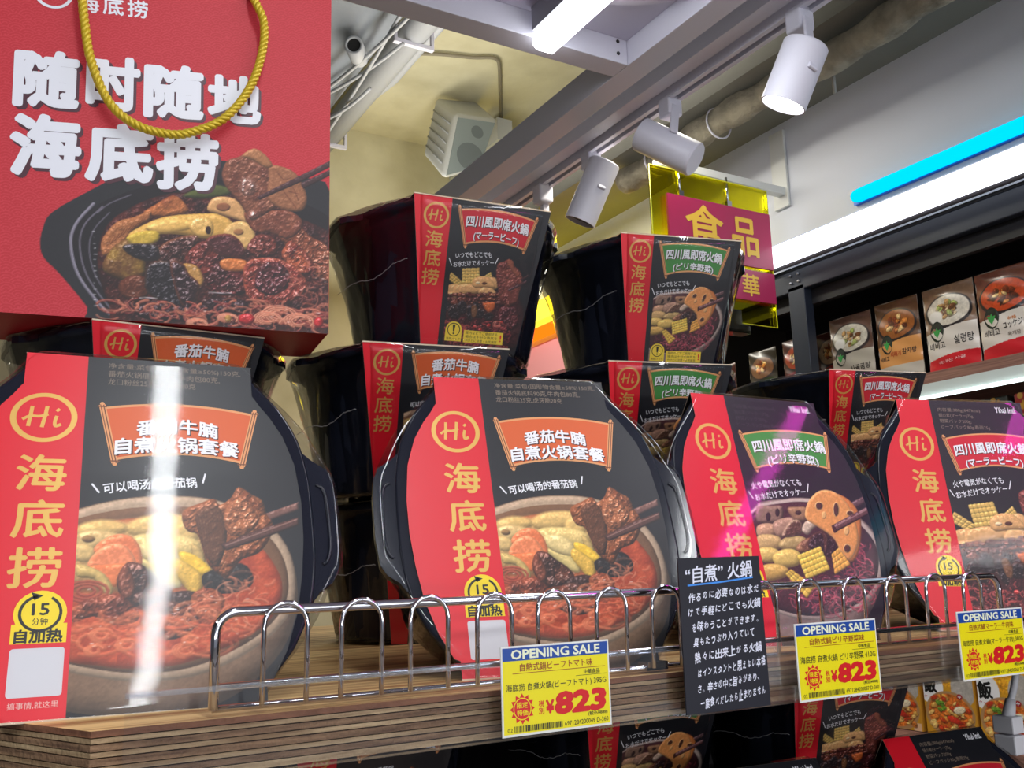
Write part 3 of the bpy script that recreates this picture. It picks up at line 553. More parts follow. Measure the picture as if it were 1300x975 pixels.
    S((952, 234), (1130, 146), (1300, 62), (1300, 88), (1140, 170), (966, 246), col=(70, 40, 42), rim=2, tex=0, spec=.2, smooth=False); S((1138, 176), (1300, 100), (1300, 124), (1150, 200), col=(66, 38, 40), rim=2, tex=0, spec=.2, smooth=False)
    return c
def grid_print(name, c, fn, h, step=1, keep=None, sx=1.0, ox=0.0, oy=0.0, m=None, disp=None):
    """printed photograph: fine grid carrying the ink colours; keep(u,v) bounds it to the card"""
    C = c.C[::step, ::step]; U = c.U[::step, ::step]*sx+ox; V = c.V[::step, ::step]*sx+oy; ny, nx = U.shape
    P = fn(U.ravel(), V.ravel(), np.full(U.size, h) if disp is None else h+disp(U.ravel(), V.ravel()))
    P = np.stack([np.broadcast_to(q, (U.size,)) for q in P], -1)
    idx = np.arange(nx*ny).reshape(ny, nx); Q = np.stack([idx[:-1, :-1], idx[:-1, 1:], idx[1:, 1:], idx[1:, :-1]], -1).reshape(-1, 4)
    if keep is not None:
        k = keep(U.ravel(), V.ravel()); Q = Q[k[Q].all(1)]
    me = bpy.data.meshes.new(name); me.vertices.add(len(P)); me.vertices.foreach_set('co', P.ravel())
    me.loops.add(Q.size); me.loops.foreach_set('vertex_index', Q.ravel().astype(np.int32)); me.polygons.add(len(Q))
    me.polygons.foreach_set('loop_start', np.arange(0, Q.size, 4, dtype=np.int32)); me.update(calc_edges=True)
    a = me.color_attributes.new('print', 'FLOAT_COLOR', 'POINT')
    col = np.ones((len(P), 4)); col[:, :3] = lin(np.clip(C.reshape(-1, 3), 0, 255)); a.data.foreach_set('color', col.ravel())
    me.materials.append(m or vcol_mat('printed_photograph')); me.validate(); return me
def mesh_obj(name, me, parent): return link(bpy.data.objects.new(name, me), parent)

# ------------------------------------------------------------------ hot pot packs
# local frame: x across, y along the lid (0 = bottom end), z out of the lid; millimetres in, metres out
HT = [(0, 68), (3, 73), (8, 77.5), (14, 81), (24, 89), (36, 99), (49, 106), (63, 112.5), (83, 117), (104, 119.5), (135, 120), (165, 119.5), (186, 117), (206, 112.5), (220, 106), (233, 99), (245, 89), (255, 81), (261, 77.5), (266, 73), (269, 68)]
def hw(y, tab=HT): return float(np.interp(y, [a for a, _ in tab], [b for _, b in tab]))
PT = [(0, 79.5), (14, 79.5), (16, 84), (35, 94), (62, 103), (90, 108), (118, 111), (148, 111.5), (180, 108.5), (205, 101), (222, 92), (232, 85), (240, 80.5), (241, 79.5), (269, 79.5)]
SL = math.radians(20); CS, SN = math.cos(SL), math.sin(SL)
def fF(u, v, h): return ((u-38.5)/1e3, v/1e3, h/1e3)                       # front print coordinates
def fE(s_, w_, h): return ((s_-80)/1e3, (-w_*SN-h*CS)/1e3, (w_*CS-h*SN)/1e3)  # end-panel print coordinates
def outline(n=34):
    ys = 134.5-134.5*np.cos(np.linspace(0, math.pi, n))
    return [(hw(y), y) for y in ys]+[(-hw(y), y) for y in ys[::-1]]
def make_tub_mesh():
    O = np.array(outline()); n = len(O); c = np.array([0, 134.5]); V = []; F = []
    lv = [(0.985, 0.985, -1.0, 0), (1, 1, -1.5, 0), (1, 1, -9, 0), (.965, .965, -10, 0), (.95, .945, -20, .2), (.945, .93, -24, .2), (.925, .90, -28, 1), (.86, .70, -110, 1), (.82, .60, -146, .6), (.79, .575, -152, 0), (.72, .52, -152, 0)]
    for sx, sy, z, fl in lv:
        for i, p in enumerate(O):
            q = (p-c)*np.array([sx, sy]); a = math.atan2(q[1], q[0]); co = abs(math.sin(2*a))**.5
            q = q*(1+fl*.010*co*math.copysign(abs(math.cos(a*34))**.6, math.cos(a*34))); yy = q[1]+c[1]; lim = (1.2+abs(z)*.364)*np.clip((86-abs(q[0]))/5, 0, 1)   # stay inside the folded sleeve
            yy = min(max(yy, lim), 269-lim); V.append((q[0]/1e3, yy/1e3, z/1e3))
    for k in range(len(lv)-1):
        for i in range(n): j = (i+1) % n; F.append((k*n+i, (k+1)*n+i, (k+1)*n+j, k*n+j))
    F.append(tuple(range(n))); F.append(tuple(range((len(lv)-1)*n+n-1, (len(lv)-1)*n-1, -1)))
    mb = MB(); mb.add(V, F, PLASTIC, False); o = mb.build('tub'); me = o.data; bpy.data.objects.remove(o)
    me.polygons.foreach_set('use_smooth', [len(p.vertices) == 4 for p in me.polygons]); 
    return me
def make_handle_mesh(sg):
    P = [(116, 192), (122, 186), (133, 178), (137, 168), (138.5, 150), (138, 116), (135, 92), (130, 84), (121, 78), (115, 70), (112, 80), (112, 184)]
    P = [(sg*x, y) for x, y in P]
    if sg < 0: P = P[::-1]
    mb = MB(); fn = lambda x, y, h: (x/1e3, y/1e3, h/1e3)
    mb.prism(P, -9, -2, PLASTIC, fn)
    Q = [(124, 164), (129, 160), (131, 148), (131, 116), (128, 102), (124, 98)]
    mb.tube([fn(sg*x, y, -1.8) for x, y in spline(Q, 5)], .0016, PLASTIC, 6)
    o = mb.build('handle'); me = o.data; bpy.data.objects.remove(o); return me
def make_sleeve_mesh():
    mb = MB(); ys = [a for a, _ in PT]
    P = [(b, a) for a, b in PT]+[(-b, a) for a, b in PT[::-1]]
    mb.prism(P, 0, .5, BLACKCARD, lambda x, y, h: (x/1e3, y/1e3, h/1e3), CREAM)
    T = [(0, 0), (160, 0), (135, -166), (25, -166)]
    mb.prism(T[::-1], -.3, .3, BLACKCARD, fE, CREAM)
    mb.prism(T, -.3, .3, BLACKCARD, lambda s_, w_, h: (fE(s_, w_, h)[0], .269-fE(s_, w_, h)[1], fE(s_, w_, h)[2]), CREAM)
    # white score line along the folded top edge
    mb.box((-.0798, -.0007, -.0006), (.0798, .0006, .0007), CREAM)
    o = mb.build('sleeve'); me = o.data; bpy.data.objects.remove(o); return me
def make_film_mesh(seed, lift=1.4, fm=None):
    r = np.random.RandomState(seed)
    O = [(x*1.005, y) for x, y in outline(40)]; Q = []
    for x, y in O:     # taut film bridges the handles
        e = np.interp(y, [30, 84, 92, 168, 178, 236], [0, 10, 18, 18.5, 14, 0]) if abs(x) > 95 else 0
        Q.append((x+math.copysign(e, x), (y-134.5)*1.010+134.5))
    Q = np.array(Q); n = len(Q); c = np.array([0, 134.5]); V = []; F = []
    bt = np.array(outline(40)); lv = np.linspace(0, 1, 15)
    top = [(s_, lift) for s_ in (.0, .4, .8, .95, .985)]
    for s_, z in top[1:]:
        for i in range(n): q = (Q[i]-c)*s_+c; V.append((*q, z+(.02 if lift > 1.45 else .15)*math.sin(i*1.7+s_*9)))
    for t in lv:
        for i in range(n):
            b = (bt[i]-c)*np.array([.80, .59])+c; q = Q[i]*(1-t)+b*t
            rad = (q-c)/np.linalg.norm(q-c); dz = -155*t+lift*(1-t)*.3
            wr = (1.4*math.sin(i*.9+t*7+seed)+1.1*math.sin(i*2.3-t*11))*math.sin(math.pi*t)*(1 if abs(q[0]) > 70 else .25)
            inward = -5*math.sin(math.pi*t)*(1 if abs(q[0]) > 84 else 0.0)
            out = 1.4 if abs(q[0]) <= 84 else 0.4
            q = q+rad*(wr+inward+out); V.append((q[0], q[1], dz))
    rows = len(top)-1+len(lv)
    for k in range(rows-1):
        for i in range(n): j = (i+1) % n; F.append((k*n+i, (k+1)*n+i, (k+1)*n+j, k*n+j))
    F.append(tuple(range(n)))
    mb = MB(); mb.add([(x/1e3, y/1e3, z/1e3) for x, y, z in V], F, fm or FILM, True)
    o = mb.build('film'); me = o.data; bpy.data.objects.remove(o); return me
def make_seam_mesh(seed):
    r = np.random.RandomState(seed); mb = MB(); P = []
    sm = clear_mat('film_weld', (.8, .8, .8, 1), 9, .3, gcol=(.9, .9, .9, 1))
    for i in range(40):
        t = i/39; x = -128+t*44; y = 120-118*t**.8; hgt = -80+8*math.sin(t*9)*.4+10*t+r.normal(0, .5)
        P.append((x/1e3, (y+14)/1e3-.004, hgt/1e3))
    mb.tube(P, .00032, ink((170, 170, 172)), 4); o = mb.build('film_seam'); me = o.data; bpy.data.objects.remove(o); return me
HAI, DI, LAO = '海', '底', '捞'
def hi_logo(mb, cx, cy, r, m, fn, h, ml=None):
    ring(mb, cx, cy, r*.83, r, m, fn, h, 44, wob=.015)
    k = r/21.; S = lambda P: [(cx+x*k, cy+y*k) for x, y in P]; ml = ml or m
    q = lambda P: [tuple(p) for p in spline(P, 6)]
    stroke(mb, S(q([(-8, 9), (-8.6, 2), (-9.6, -8)])), 2.5*k, ml, fn, h+.02)
    stroke(mb, S(q([(1.5, 9.5), (.5, 1), (-1, -8.5)])), 2.5*k, ml, fn, h+.02)
    stroke(mb, S(q([(-13.5, -2.5), (-9, .5), (-3, .6), (2.5, 2.5)])), 2.1*k, ml, fn, h+.04)
    stroke(mb, S(q([(8, 1.5), (7, -3), (7.5, -7), (11, -5.5)])), 2.3*k, ml, fn, h+.02)
    stroke(mb, S(q([(7.5, 5.5), (9.5, 7.5)])), 2.2*k, ml, fn, h+.02)
def banner(mb, fn, h, b1, b2, b3, b4, col, arc, L1, L2, c1, c2, W1, W2, H1, H2, bold=.028, rod=4.5):
    """title scroll between the rods b1-b2 and b3-b4"""
    b1, b2, b3, b4 = map(np.array, (b1, b2, b3, b4)); n = 16; gold = ink((226, 160, 104)); dk = ink((120, 66, 38))
    for grow, mm, hh in ((1.0, gold, h), (0.0, col, h+.05)):
        T = []; B = []
        ins = (1-grow)*2.0
        for i in range(n+1):
            t = i/n; a = arc*4*t*(1-t)
            T.append(b1*(1-t)+b3*t+np.array([0, a-2.2-ins])); B.append(b2*(1-t)+b4*t+np.array([0, a+2.2+ins]))
        V = [fn(*p, hh) for p in T]+[fn(*p, hh) for p in B]
        mb.add(V, [(n+1+i, n+2+i, i+1, i) for i in range(n)], mm)
    for a, b in ((b1, b2), (b3, b4)):
        stroke(mb, [a, b], rod, gold, fn, h+.10); stroke(mb, [a+(.9, 0), b+(.9, 0)], rod*.18, dk, fn, h+.13); stroke(mb, [a-(1.1, 0), b-(1.1, 0)], rod*.14, dk, fn, h+.13)
        for p, s_ in ((a, 1), (b, -1)):
            stroke(mb, [p+(-rod*.7, -s_*1.6), p+(rod*.7, -s_*1.6)], 1.0, dk, fn, h+.14); disc(mb, p[0], p[1]+s_*.8, rod*.36, gold, fn, h+.12, 10)
    sh = ink((70, 34, 28))
    for s_, c_, W, H in ((L1, c1, W1, H1), (L2, c2, W2, H2)):
        rt = math.degrees(math.atan2((b3-b1)[1], (b3-b1)[0]))
        text(mb, s_, c_[0]+.7, c_[1]-.7, W, H, sh, fn, h+.16, rt, bold+.018, arc*.55)
        text(mb, s_, c_[0], c_[1], W, H, WHITE, fn, h+.33, rt, bold, arc*.55)
FL = dict(
    tomato=dict(ban=(214, 96, 40), t=('番茄牛腩', '自煮火锅套餐'), art=art_tomato),
    green=dict(ban=(66, 140, 62), t=('四川風即席火鍋', '(ピリ辛野菜)'), art=art_green),
    beef=dict(ban=(206, 26, 46), t=('四川風即席火鍋', '(マーラービーフ)'), art=art_red))
ARTS = {k: v['art']() for k, v in FL.items()}
CACHE = {}
def keep_mesh(key, name, fill):
    if key not in CACHE:
        mb = MB(); fill(mb); o = mb.build(name); CACHE[key] = o.data; bpy.data.objects.remove(o)
    return CACHE[key]
def front_parts(fl):
    F = FL[fl]; fn = fF; out = []; jp = fl != 'tomato'; H0 = .56
    def band(mb):
        P = [(0, 0), (0, 269), (-41, 269), (-41, 241)]+[(38.5-b, a) for a, b in PT[::-1] if a < 241]
        poly(mb, P[::-1], RED, fn, H0)
    out.append(('colour_band', keep_mesh(fl+'fb', 'colour_band', band)))
    out.append(('emblem', keep_mesh('fem', 'emblem', lambda mb: hi_logo(mb, -26, 213, 21, GOLD, fn, H0+.06))))
    def brand(mb):
        for s_, y, x in ((HAI, 168, -24.5), (DI, 133, -24), (LAO, 98, -23.5)): text(mb, s_, x, y, 31, 28.5, GOLD, fn, H0+.06, 0, .02)
    out.append(('brand_lettering', keep_mesh('fbr', 'brand_lettering', brand)))
    if fl == 'tomato': args = ((11, 226), (21, 177), (119.5, 226), (108, 177), ink(F['ban']), 6, *F['t'], (63, 208), (63.5, 192), 57, 86, 13.5, 14)
    elif fl == 'green': args = ((10, 226), (20, 182), (122, 231), (113, 186), ink(F['ban']), 6, *F['t'], (68.5, 213), (69, 196), 94, 66, 15, 13)
    else: args = ((9, 223), (20, 178), (119, 227), (109, 181), ink(F['ban']), 6, *F['t'], (66, 209), (66, 192), 94, 72, 15, 12)
    out.append(('title_banner', keep_mesh(fl+'fba', 'title_banner', lambda mb: banner(mb, fn, H0+.1, *args))))
    def slog(mb):
        if fl == 'tomato':
            text(mb, '可以喝汤的番茄锅', 45, 160, 62, 8.6, WHITE, fn, H0+.1, 6, .02, 1.5)
            stroke(mb, [(7, 160), (12, 153)], 1.3, WHITE, fn, H0+.1); stroke(mb, [(82, 170), (80, 162)], 1.3, WHITE, fn, H0+.1)
        else:
            text(mb, '火や電気がなくても', 40, 168, 64, 8.5, WHITE, fn, H0+.1, 6, .012, 1); text(mb, 'お水だけでオッケー', 42, 156.5, 66, 8.2, WHITE, fn, H0+.1, 8, .012, 1)
            stroke(mb, [(3, 158), (7, 150)], 1.1, WHITE, fn, H0+.1); stroke(mb, [(81, 170), (77, 160)], 1.1, WHITE, fn, H0+.1)
    out.append(('slogan_lettering', keep_mesh(fl+'fsl', 'slogan_lettering', slog)))
    def wt(mb):
        g = ink((132, 116, 102)) if fl != 'green' else ink((58, 54, 60))
        L = ['净含量:菜包(固形物含量≥50%)150克,', '番茄火锅底料90克,牛肉包80克,', '龙口粉丝25克,虎牙脆20克'] if not jp else ['内容量:%sg(647kcal)' % ('380' if fl == 'beef' else '410'), '鍋の素(マーラー)75g,', '野菜パック200g,', 'ビーフパック80g,春雨25g']
        if not jp:
            for k, (s_, W) in enumerate(zip(L, (96, 80, 62))): text(mb, s_, 14+W/2, 261.5-k*7.2, W, 6, g, fn, H0+.08, 0, .004)
        else:
            for k, (s_, W) in enumerate(zip(L, (54, 44, 40, 62))): text(mb, s_, 9+W/2, 257-k*7.2, W, 5.6, g, fn, H0+.08, 0, .004)
            text(mb, 'Yihai Intl.', 96, 259, 27, 7.5, WHITE, fn, H0+.1, 0, .02)
    out.append(('contents_lettering', keep_mesh(fl+'fwt', 'contents_lettering', wt)))
    def stick(mb):
        Y = ink((240, 214, 20)); K = ink((22, 22, 20)); x = -18
        disc(mb, x, 67, 15, Y, fn, H0+.08); rect(mb, x-15.5, 47.5, x+15.5, 60, Y, fn, H0+.07)
        ring(mb, x, 67, 10.6, 12.4, K, fn, H0+.12, 30, 100, 420); poly(mb, [(x-6, 81), (x+1, 78.6), (x-4, 75.5)], K, fn, H0+.12)
        text(mb, '15', x, 69.5, 10, 8, K, fn, H0+.12, 0, .02); text(mb, '分' if jp else '分钟', x, 61.5, 5 if jp else 9, 4.6, K, fn, H0+.12, 0, .01)
        text(mb, '加熱' if jp else '自加热', x+(2 if jp else 0), 52.2, 20 if jp else 27, 9, K, fn, H0+.12, 0, .035)
        if not jp:
            P = []
            for cx_, cy_, a0 in ((-5, 42.5, 0), (-31, 42.5, 90), (-31, 16.5, 180), (-5, 16.5, 270)):
                for k in range(5): a = math.radians(a0+k*22.5); P.append((cx_+2*math.cos(a), cy_+2*math.sin(a)))
            poly(mb, P, ink((206, 206, 210)), fn, H0+.08); text(mb, '搞事情,就这里', x, 9.6, 27, 4.2, ink((226, 190, 180)), fn, H0+.08)
    out.append(('heating_sticker', keep_mesh(fl+'fst', 'heating_sticker', stick)))
    if fl+'fp' not in CACHE:
        ys = [a for a, _ in PT]; bs = [b for _, b in PT]
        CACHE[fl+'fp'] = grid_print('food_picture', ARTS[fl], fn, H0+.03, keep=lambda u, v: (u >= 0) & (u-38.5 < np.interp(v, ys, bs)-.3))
    out.append(('food_picture', CACHE[fl+'fp'])); return out
def end_parts(fl):
    F = FL[fl]; fn = fE; H0 = .36; out = []; jp = fl != 'tomato'
    out.append(('colour_band', keep_mesh('eb', 'colour_band', lambda mb: poly(mb, [(.3, -.2), (25, -165), (43, -165), (43, -.2)], RED, fn, H0))))
    out.append(('emblem', keep_mesh('eem', 'emblem', lambda mb: hi_logo(mb, 27, -20, 14, GOLD, fn, H0+.08))))
    def brand(mb):
        for s_, y in ((HAI, -45), (DI, -65), (LAO, -85)): text(mb, s_, 27, y, 19, 17.5, GOLD, fn, H0+.08, 0, .012)
    out.append(('brand_lettering', keep_mesh('ebr', 'brand_lettering', brand)))
    if jp: args = ((52, -8), (63, -49), (144, -10), (132, -48), ink(F['ban']), 5, *F['t'], (98, -21.5), (98, -36.5), 74, 54, 13, 10.5)
    else: args = ((54, -8), (64, -50), (149, -9), (138, -48), ink(F['ban']), 5, *F['t'], (101, -20.5), (101, -36.5), 52, 72, 13, 13)
    out.append(('title_banner', keep_mesh(fl+'eba', 'title_banner', lambda mb: banner(mb, fn, H0+.1, *args, rod=3.6))))
    def slog(mb):
        if jp:
            text(mb, 'いつでもどこでも', 74, -57, 42, 6, WHITE, fn, H0+.1, 7, .008, .8); text(mb, 'お水だけでオッケー', 75, -66, 47, 6, WHITE, fn, H0+.1, 8, .008, .8)
            stroke(mb, [(46, -63), (50, -71)], .9, WHITE, fn, H0+.1); stroke(mb, [(103, -57), (100, -64)], .9, WHITE, fn, H0+.1)
        else: text(mb, '可以喝汤的番茄锅', 76, -62, 42, 6, WHITE, fn, H0+.1, 5, .015, 1)
    out.append(('slogan_lettering', keep_mesh(fl+'esl', 'slogan_lettering', slog)))
    if fl+'ep' not in CACHE:
        k = .62; c = ARTS[fl]
        CACHE[fl+'ep'] = grid_print('food_picture', c, fn, H0+.04, step=2, sx=k, ox=49-.0, oy=-160, keep=lambda s_, w_: (s_ >= 43) & (s_ < 160+w_*.15-.6) & (w_ > -165) & (w_ < -56))
    out.append(('food_picture', CACHE[fl+'ep']))
    if jp:
        def warn(mb):
            Y = ink((236, 206, 60)); K = ink((24, 22, 16))
            disc(mb, 60, -140, 9.5, Y, fn, H0+.12); rect(mb, 50.5, -152, 69.5, -140, Y, fn, H0+.11); ring(mb, 60, -139.5, 6.5, 7.4, K, fn, H0+.16, 24)
            poly(mb, [(59.2, -141.5), (60.8, -141.5), (61.6, -134), (58.4, -134)], K, fn, H0+.17); disc(mb, 60, -143.6, 1, K, fn, H0+.17, 10)
            text(mb, '発熱パック', 60, -149.5, 16, 3, K, fn, H0+.16); rect(mb, 72, -152.5, 119, -139, Y, fn, H0+.11)
            for k_, s_ in enumerate(('屋内などでご使用する', '場合は十分な換気を', 'やけどに注意・火気厳禁')): text(mb, s_, 93, -141.6-k_*4.3, 38, 3.4, K, fn, H0+.16)
            text(mb, '!', 116, -145.5, None, 8, ink((216, 30, 30)), fn, H0+.16, 0, .03)
        out.append(('caution_sticker', keep_mesh('ews', 'caution_sticker', warn)))
    return out
TUB = make_tub_mesh(); HND = [make_handle_mesh(1), make_handle_mesh(-1)]; SLV = make_sleeve_mesh()
FILMS = [make_film_mesh(k) for k in (1, 4)]; FILMSF = [make_film_mesh(k, 1.5, FILMF) for k in (2, 5)]; SEAM = make_seam_mesh(3)
def pack(fl, mode, M4, label, group, film=0):
    o = root('hot_pot_pack', (0, 0, 0), label, 'food pack', group); M = M4.copy(); M.translation.z += EYE; o.matrix_world = M
    mesh_obj('tub', TUB, o); [mesh_obj('handle', q, o) for q in HND]
    s_ = mesh_obj('sleeve', SLV, o)
    for n_, me in (front_parts if mode == 'front' else end_parts)(fl): mesh_obj(n_, me, s_)
    mesh_obj('film', (FILMSF if mode == 'front' else FILMS)[film], o)
    if mode == 'end': mesh_obj('film_seam', SEAM, o)
    return o
def stacked(fl, x, y, z, yaw, label, film=0):
    """(x,y,z): upper left corner of the sleeve's end panel"""
    M = Matrix.Translation((x, y, z)) @ Matrix.Rotation(math.radians(yaw), 4, 'Z') @ Matrix.Translation((.08, 0, 0))
    return pack(fl, 'end', M, label, 'hot pot packs lying flat in stacks', film)
def leaning(fl, x, y, z, yaw, lean, roll, label, film=0):
    """(x,y,z): foot of the red band's right edge"""
    M = Matrix.Translation((x, y, z)) @ Matrix.Rotation(math.radians(yaw), 4, 'Z') @ Matrix.Rotation(math.radians(90-lean), 4, 'X') @ Matrix.Rotation(math.radians(roll), 4, 'Z') @ Matrix.Translation((.0385, 0, 0))
    return pack(fl, 'front', M, label, 'hot pot packs leaning upright at the shelf front', film)

# ------------------------------------------------------------------ the setting
def plain(name, a, b, m, kind='structure', bev=None):
    mb = MB(); mb.box(a, b, m); o = world_mb_to(mb).build(name, kind=kind)
    if bev: bevel(o, bev)
    return o
CONC = mat('yellowed_concrete', (206, 200, 168), 0.9, bump=(5, .5, .02), var=(3.2, (178, 170, 136), (1, 1, 1), .42, .72))
BLUEC = mat('painted_concrete', (138, 144, 152), 0.85, bump=(6, .5, .02), var=(2.2, (112, 118, 126), (1, 1, 1), .45, .7))
GREYB = mat('grey_soffit', (104, 104, 96), 0.9, bump=(8, .4, .01), var=(1.2, (118, 117, 108), (1, 1, 1), .4, .6))
WALLP = mat('white_wall_paint', (202, 206, 216), 0.75, bump=(40, .08, .002))
plain('floor', (-3, -4, -EYE-.05), (6, 8, -EYE), mat('floor_tile', (150, 146, 140), .35, var=(3, (136, 132, 128), (1, 1, 1), .4, .6)))
plain('ceiling', (-3, -4, 2.14), (6, 8, 2.3), CONC)
plain('wall_back', (-3, 4.12, -EYE), (6, 4.3, 2.14), CONC)
plain('wall_left_blocker', (-3, -4, -EYE), (-2.9, 4.12, 2.14), mat('light_blocker_grey', (96, 98, 104), .8))  # unseen wall, added dark to block ambient light from the left
plain('wall_right', (2.12, -1.5, .86), (2.2, 4.12, 1.335), WALLP)
plain('wall_right', (2.75, -1.5, -EYE), (2.85, 4.12, 1.335), mat('dark_wall', (60, 60, 66), .8))
plain('trim_1', (1.80, -4, 1.335), (3.2, 3.3, 1.44), GREYB)
plain('trim_2', (-.6, -4, 1.93), (1.22, 4.12, 2.14), BLUEC)
def wmesh(): return MB()
def done(mb, name, parent=None, **k): return world_mb_to(mb).build(name, parent, **k)
def rooted(name, loc, label, cat, group=None):
    """a thing whose parts are given in eye-relative world coordinates"""
    o = root(name, loc, label, cat, group); return o
def part(o, mb, name, label=None):
    """mb in eye-relative world coordinates; re-expressed about the thing's base"""
    L = o.location; mb.v = [(x-L[0], y-L[1], z+EYE-L[2]) for x, y, z in mb.v]
    return mb.build(name, o, label=label)
def sub(p, mb, name):
    L = p.parent.location; mb.v = [(x-L[0], y-L[1], z+EYE-L[2]) for x, y, z in mb.v]; return mb.build(name, p)

# plywood shelf (our shelf): veneers stacked, a corner cut at the left
ZS = -.081
PLYL = mat('pale_ply_edge', (196, 170, 132), .8, bump=(260, .8, .002), var=(60, (138, 110, 80), (.35, .35, 5), .3, .7))
PLYD = mat('dark_ply_edge', (150, 118, 88), .85, bump=(300, .9, .002), var=(70, (92, 66, 48), (.35, .35, 6), .3, .7))
PLYR = mat('reddish_ply_edge', (146, 98, 70), .8, bump=(200, .8, .002), var=(40, (100, 64, 46), (.4, .4, 4), .3, .7))
def wood_top():
    M = mat('shelf_top_veneer', (206, 166, 110), .5); nt = M.node_tree; b = nt.nodes['Principled BSDF']
    tc = nt.nodes.new('ShaderNodeTexCoord'); mp = nt.nodes.new('ShaderNodeMapping'); mp.inputs['Scale'].default_value = (1.2, 26, 1)
    n = nt.nodes.new('ShaderNodeTexNoise'); n.inputs['Scale'].default_value = 3.0; n.inputs['Detail'].default_value = 7; n.inputs['Distortion'].default_value = .6
    r = nt.nodes.new('ShaderNodeValToRGB'); r.color_ramp.elements[0].position = .36; r.color_ramp.elements[1].position = .6
    r.color_ramp.elements[0].color = L4((150, 100, 52)); r.color_ramp.elements[1].color = L4((222, 186, 126))
    nt.links.new(tc.outputs['Object'], mp.inputs[0]); nt.links.new(mp.outputs[0], n.inputs[0]); nt.links.new(n.outputs[0], r.inputs[0]); nt.links.new(r.outputs[0], b.inputs['Base Color'])
    return M
TOPV = wood_top()
def ply_shelf(name, z, x1, label, y0=.58):
    o = rooted(name, (.5, .9, z-.034), label, 'shelf', 'plywood shelves')
    t = [.0042, .0033, .0040, .0033, .0044, .0033, .0040, .0045]; zz = z; ms = [PLYR, PLYL, PLYD, PLYL, PLYD, PLYL, PLYD, PLYL]
    r = np.random.RandomState(4)
    mb = MB(); mb.box((.0755, y0+.006, z-.0305), (x1, 1.449, z-.0004), mat('glue_line', (46, 34, 28), .9)); part(o, mb, 'core')
    for k, (th, mm) in enumerate(zip(t, ms)):
        ins = 0.0 if k % 2 == 0 else .0010; ins += r.uniform(0, .0006)
        P = [(.066, y0+ins), (x1, y0+ins), (x1, 1.45), (-.14, 1.45), (-.14+ins, .975), (.0665, y0+ins)][:6]
        P = [(.0665+ins*.6, y0+ins), (x1, y0+ins), (x1, 1.45), (-.14, 1.45), (-.14, 1.0+ins)]
        mb = MB(); mb.prism(P, zz-th+.0007, zz, mm); 
        if k == 0: mb.f = mb.f; mb.mi[0] = mb.slot(TOPV)
        part(o, mb, 'ply_layer'); zz -= th
    return o
ply_shelf('plywood_shelf', ZS, 1.55, 'thick plywood shelf with pale layered edge carrying the upright packs')
plain('lower_shelf_board', (-.2, .56, -.515), (1.5, 1.45, -.476), mat('lower_board', (120, 96, 70), .6), kind=None)
plain('riser_board', (-.1, .865, -.4755), (1.4, 1.4, -.437), mat('lower_board'), kind=None); single(bpy.data.objects['riser_board'], 'wooden riser on the lower shelf under the flat packs', 'riser')
lb = bpy.data.objects['lower_shelf_board']; single(lb, 'lower wooden shelf board beneath the plywood shelf', 'shelf')
plain('shelf_upright', (-.2, 1.45, -EYE), (1.5, 1.48, -.09), mat('dark_back_panel', (34, 34, 38), .7), kind=None)
single(bpy.data.objects['shelf_upright'], 'dark panel behind the lower shelf packs', 'panel')

# chrome wire fence on the shelf edge
fn_ = rooted('wire_shelf_guard', (.5, .585, ZS), 'chrome wire fence with looped bars standing along the plywood shelf edge', 'shelf guard')
YF = .588; ZT = -.0215; ZB = ZS+.004; mb = MB()
def rc(x0, x1, zt, zb, r, k=6):
    P = [(x0, YF, zb)]
    for i in range(k+1): a = math.pi-i*math.pi/2/k; P.append((x0+r+r*math.cos(a), YF, zt-r+r*math.sin(a)))
    for i in range(k+1): a = math.pi/2-i*math.pi/2/k; P.append((x1-r+r*math.cos(a), YF, zt-r+r*math.sin(a)))
    P.append((x1, YF, zb)); return P
mb.tube(rc(.133, .888, ZT, ZB, .013), .0030, CHROME, 12); part(fn_, mb, 'top_rail')
for zz, yy in ((ZB, YF+.003), (ZB+.012, YF+.006)):
    mb = MB(); mb.tube([(.133, yy, zz), (.888, yy, zz)], .0021, CHROME, 8); part(fn_, mb, 'base_wire')
for xc in [.174, .223, .270, .319, .367, .417, .468, .519, .570, .622, .676, .731, .786, .840]:
    mb = MB(); P = [(xc-.0135, YF-.0035, ZB)]
    for i in range(11): a = math.pi-i*math.pi/10; P.append((xc+.0135*math.cos(a), YF-.0050, ZT-.0095+.0135*math.sin(a)))
    P.append((xc+.0135, YF-.0035, ZB)); mb.tube(P, .00165, CHROME, 8); part(fn_, mb, 'wire_loop')
for x0 in (.45, .62):
    mb = MB(); mb.box((x0, YF-.001, ZB-.002), (x0+.02, YF+.010, ZB+.004), CHROME); part(fn_, mb, 'clip')

# clear price rail
ACR = clear_mat('clear_acrylic', (.975, .98, .985, 1), .5, .03, fres=1.5)
rl = rooted('clear_price_rail', (.5, .57, -.115), 'clear plastic price rail running along the front edge of the plywood shelf', 'price rail')
mb = MB(); mb.box((.082, .5700, -.1095), (1.5, .5712, -.062), ACR); part(rl, mb, 'rail_back')
mb = MB(); mb.box((.082, .5640, -.1108), (1.5, .5712, -.1095), ACR); part(rl, mb, 'rail_floor')
mb = MB(); mb.box((.082, .5630, -.1108), (1.5, .5640, -.098), ACR); part(rl, mb, 'rail_lip')
mb = MB(); mb.box((.082, .5696, -.0645), (1.5, .5716, -.0615), clear_mat('acrylic_edge', (.80, .82, .86, 1), 2.2, .12)); part(rl, mb, 'rail_top_edge')

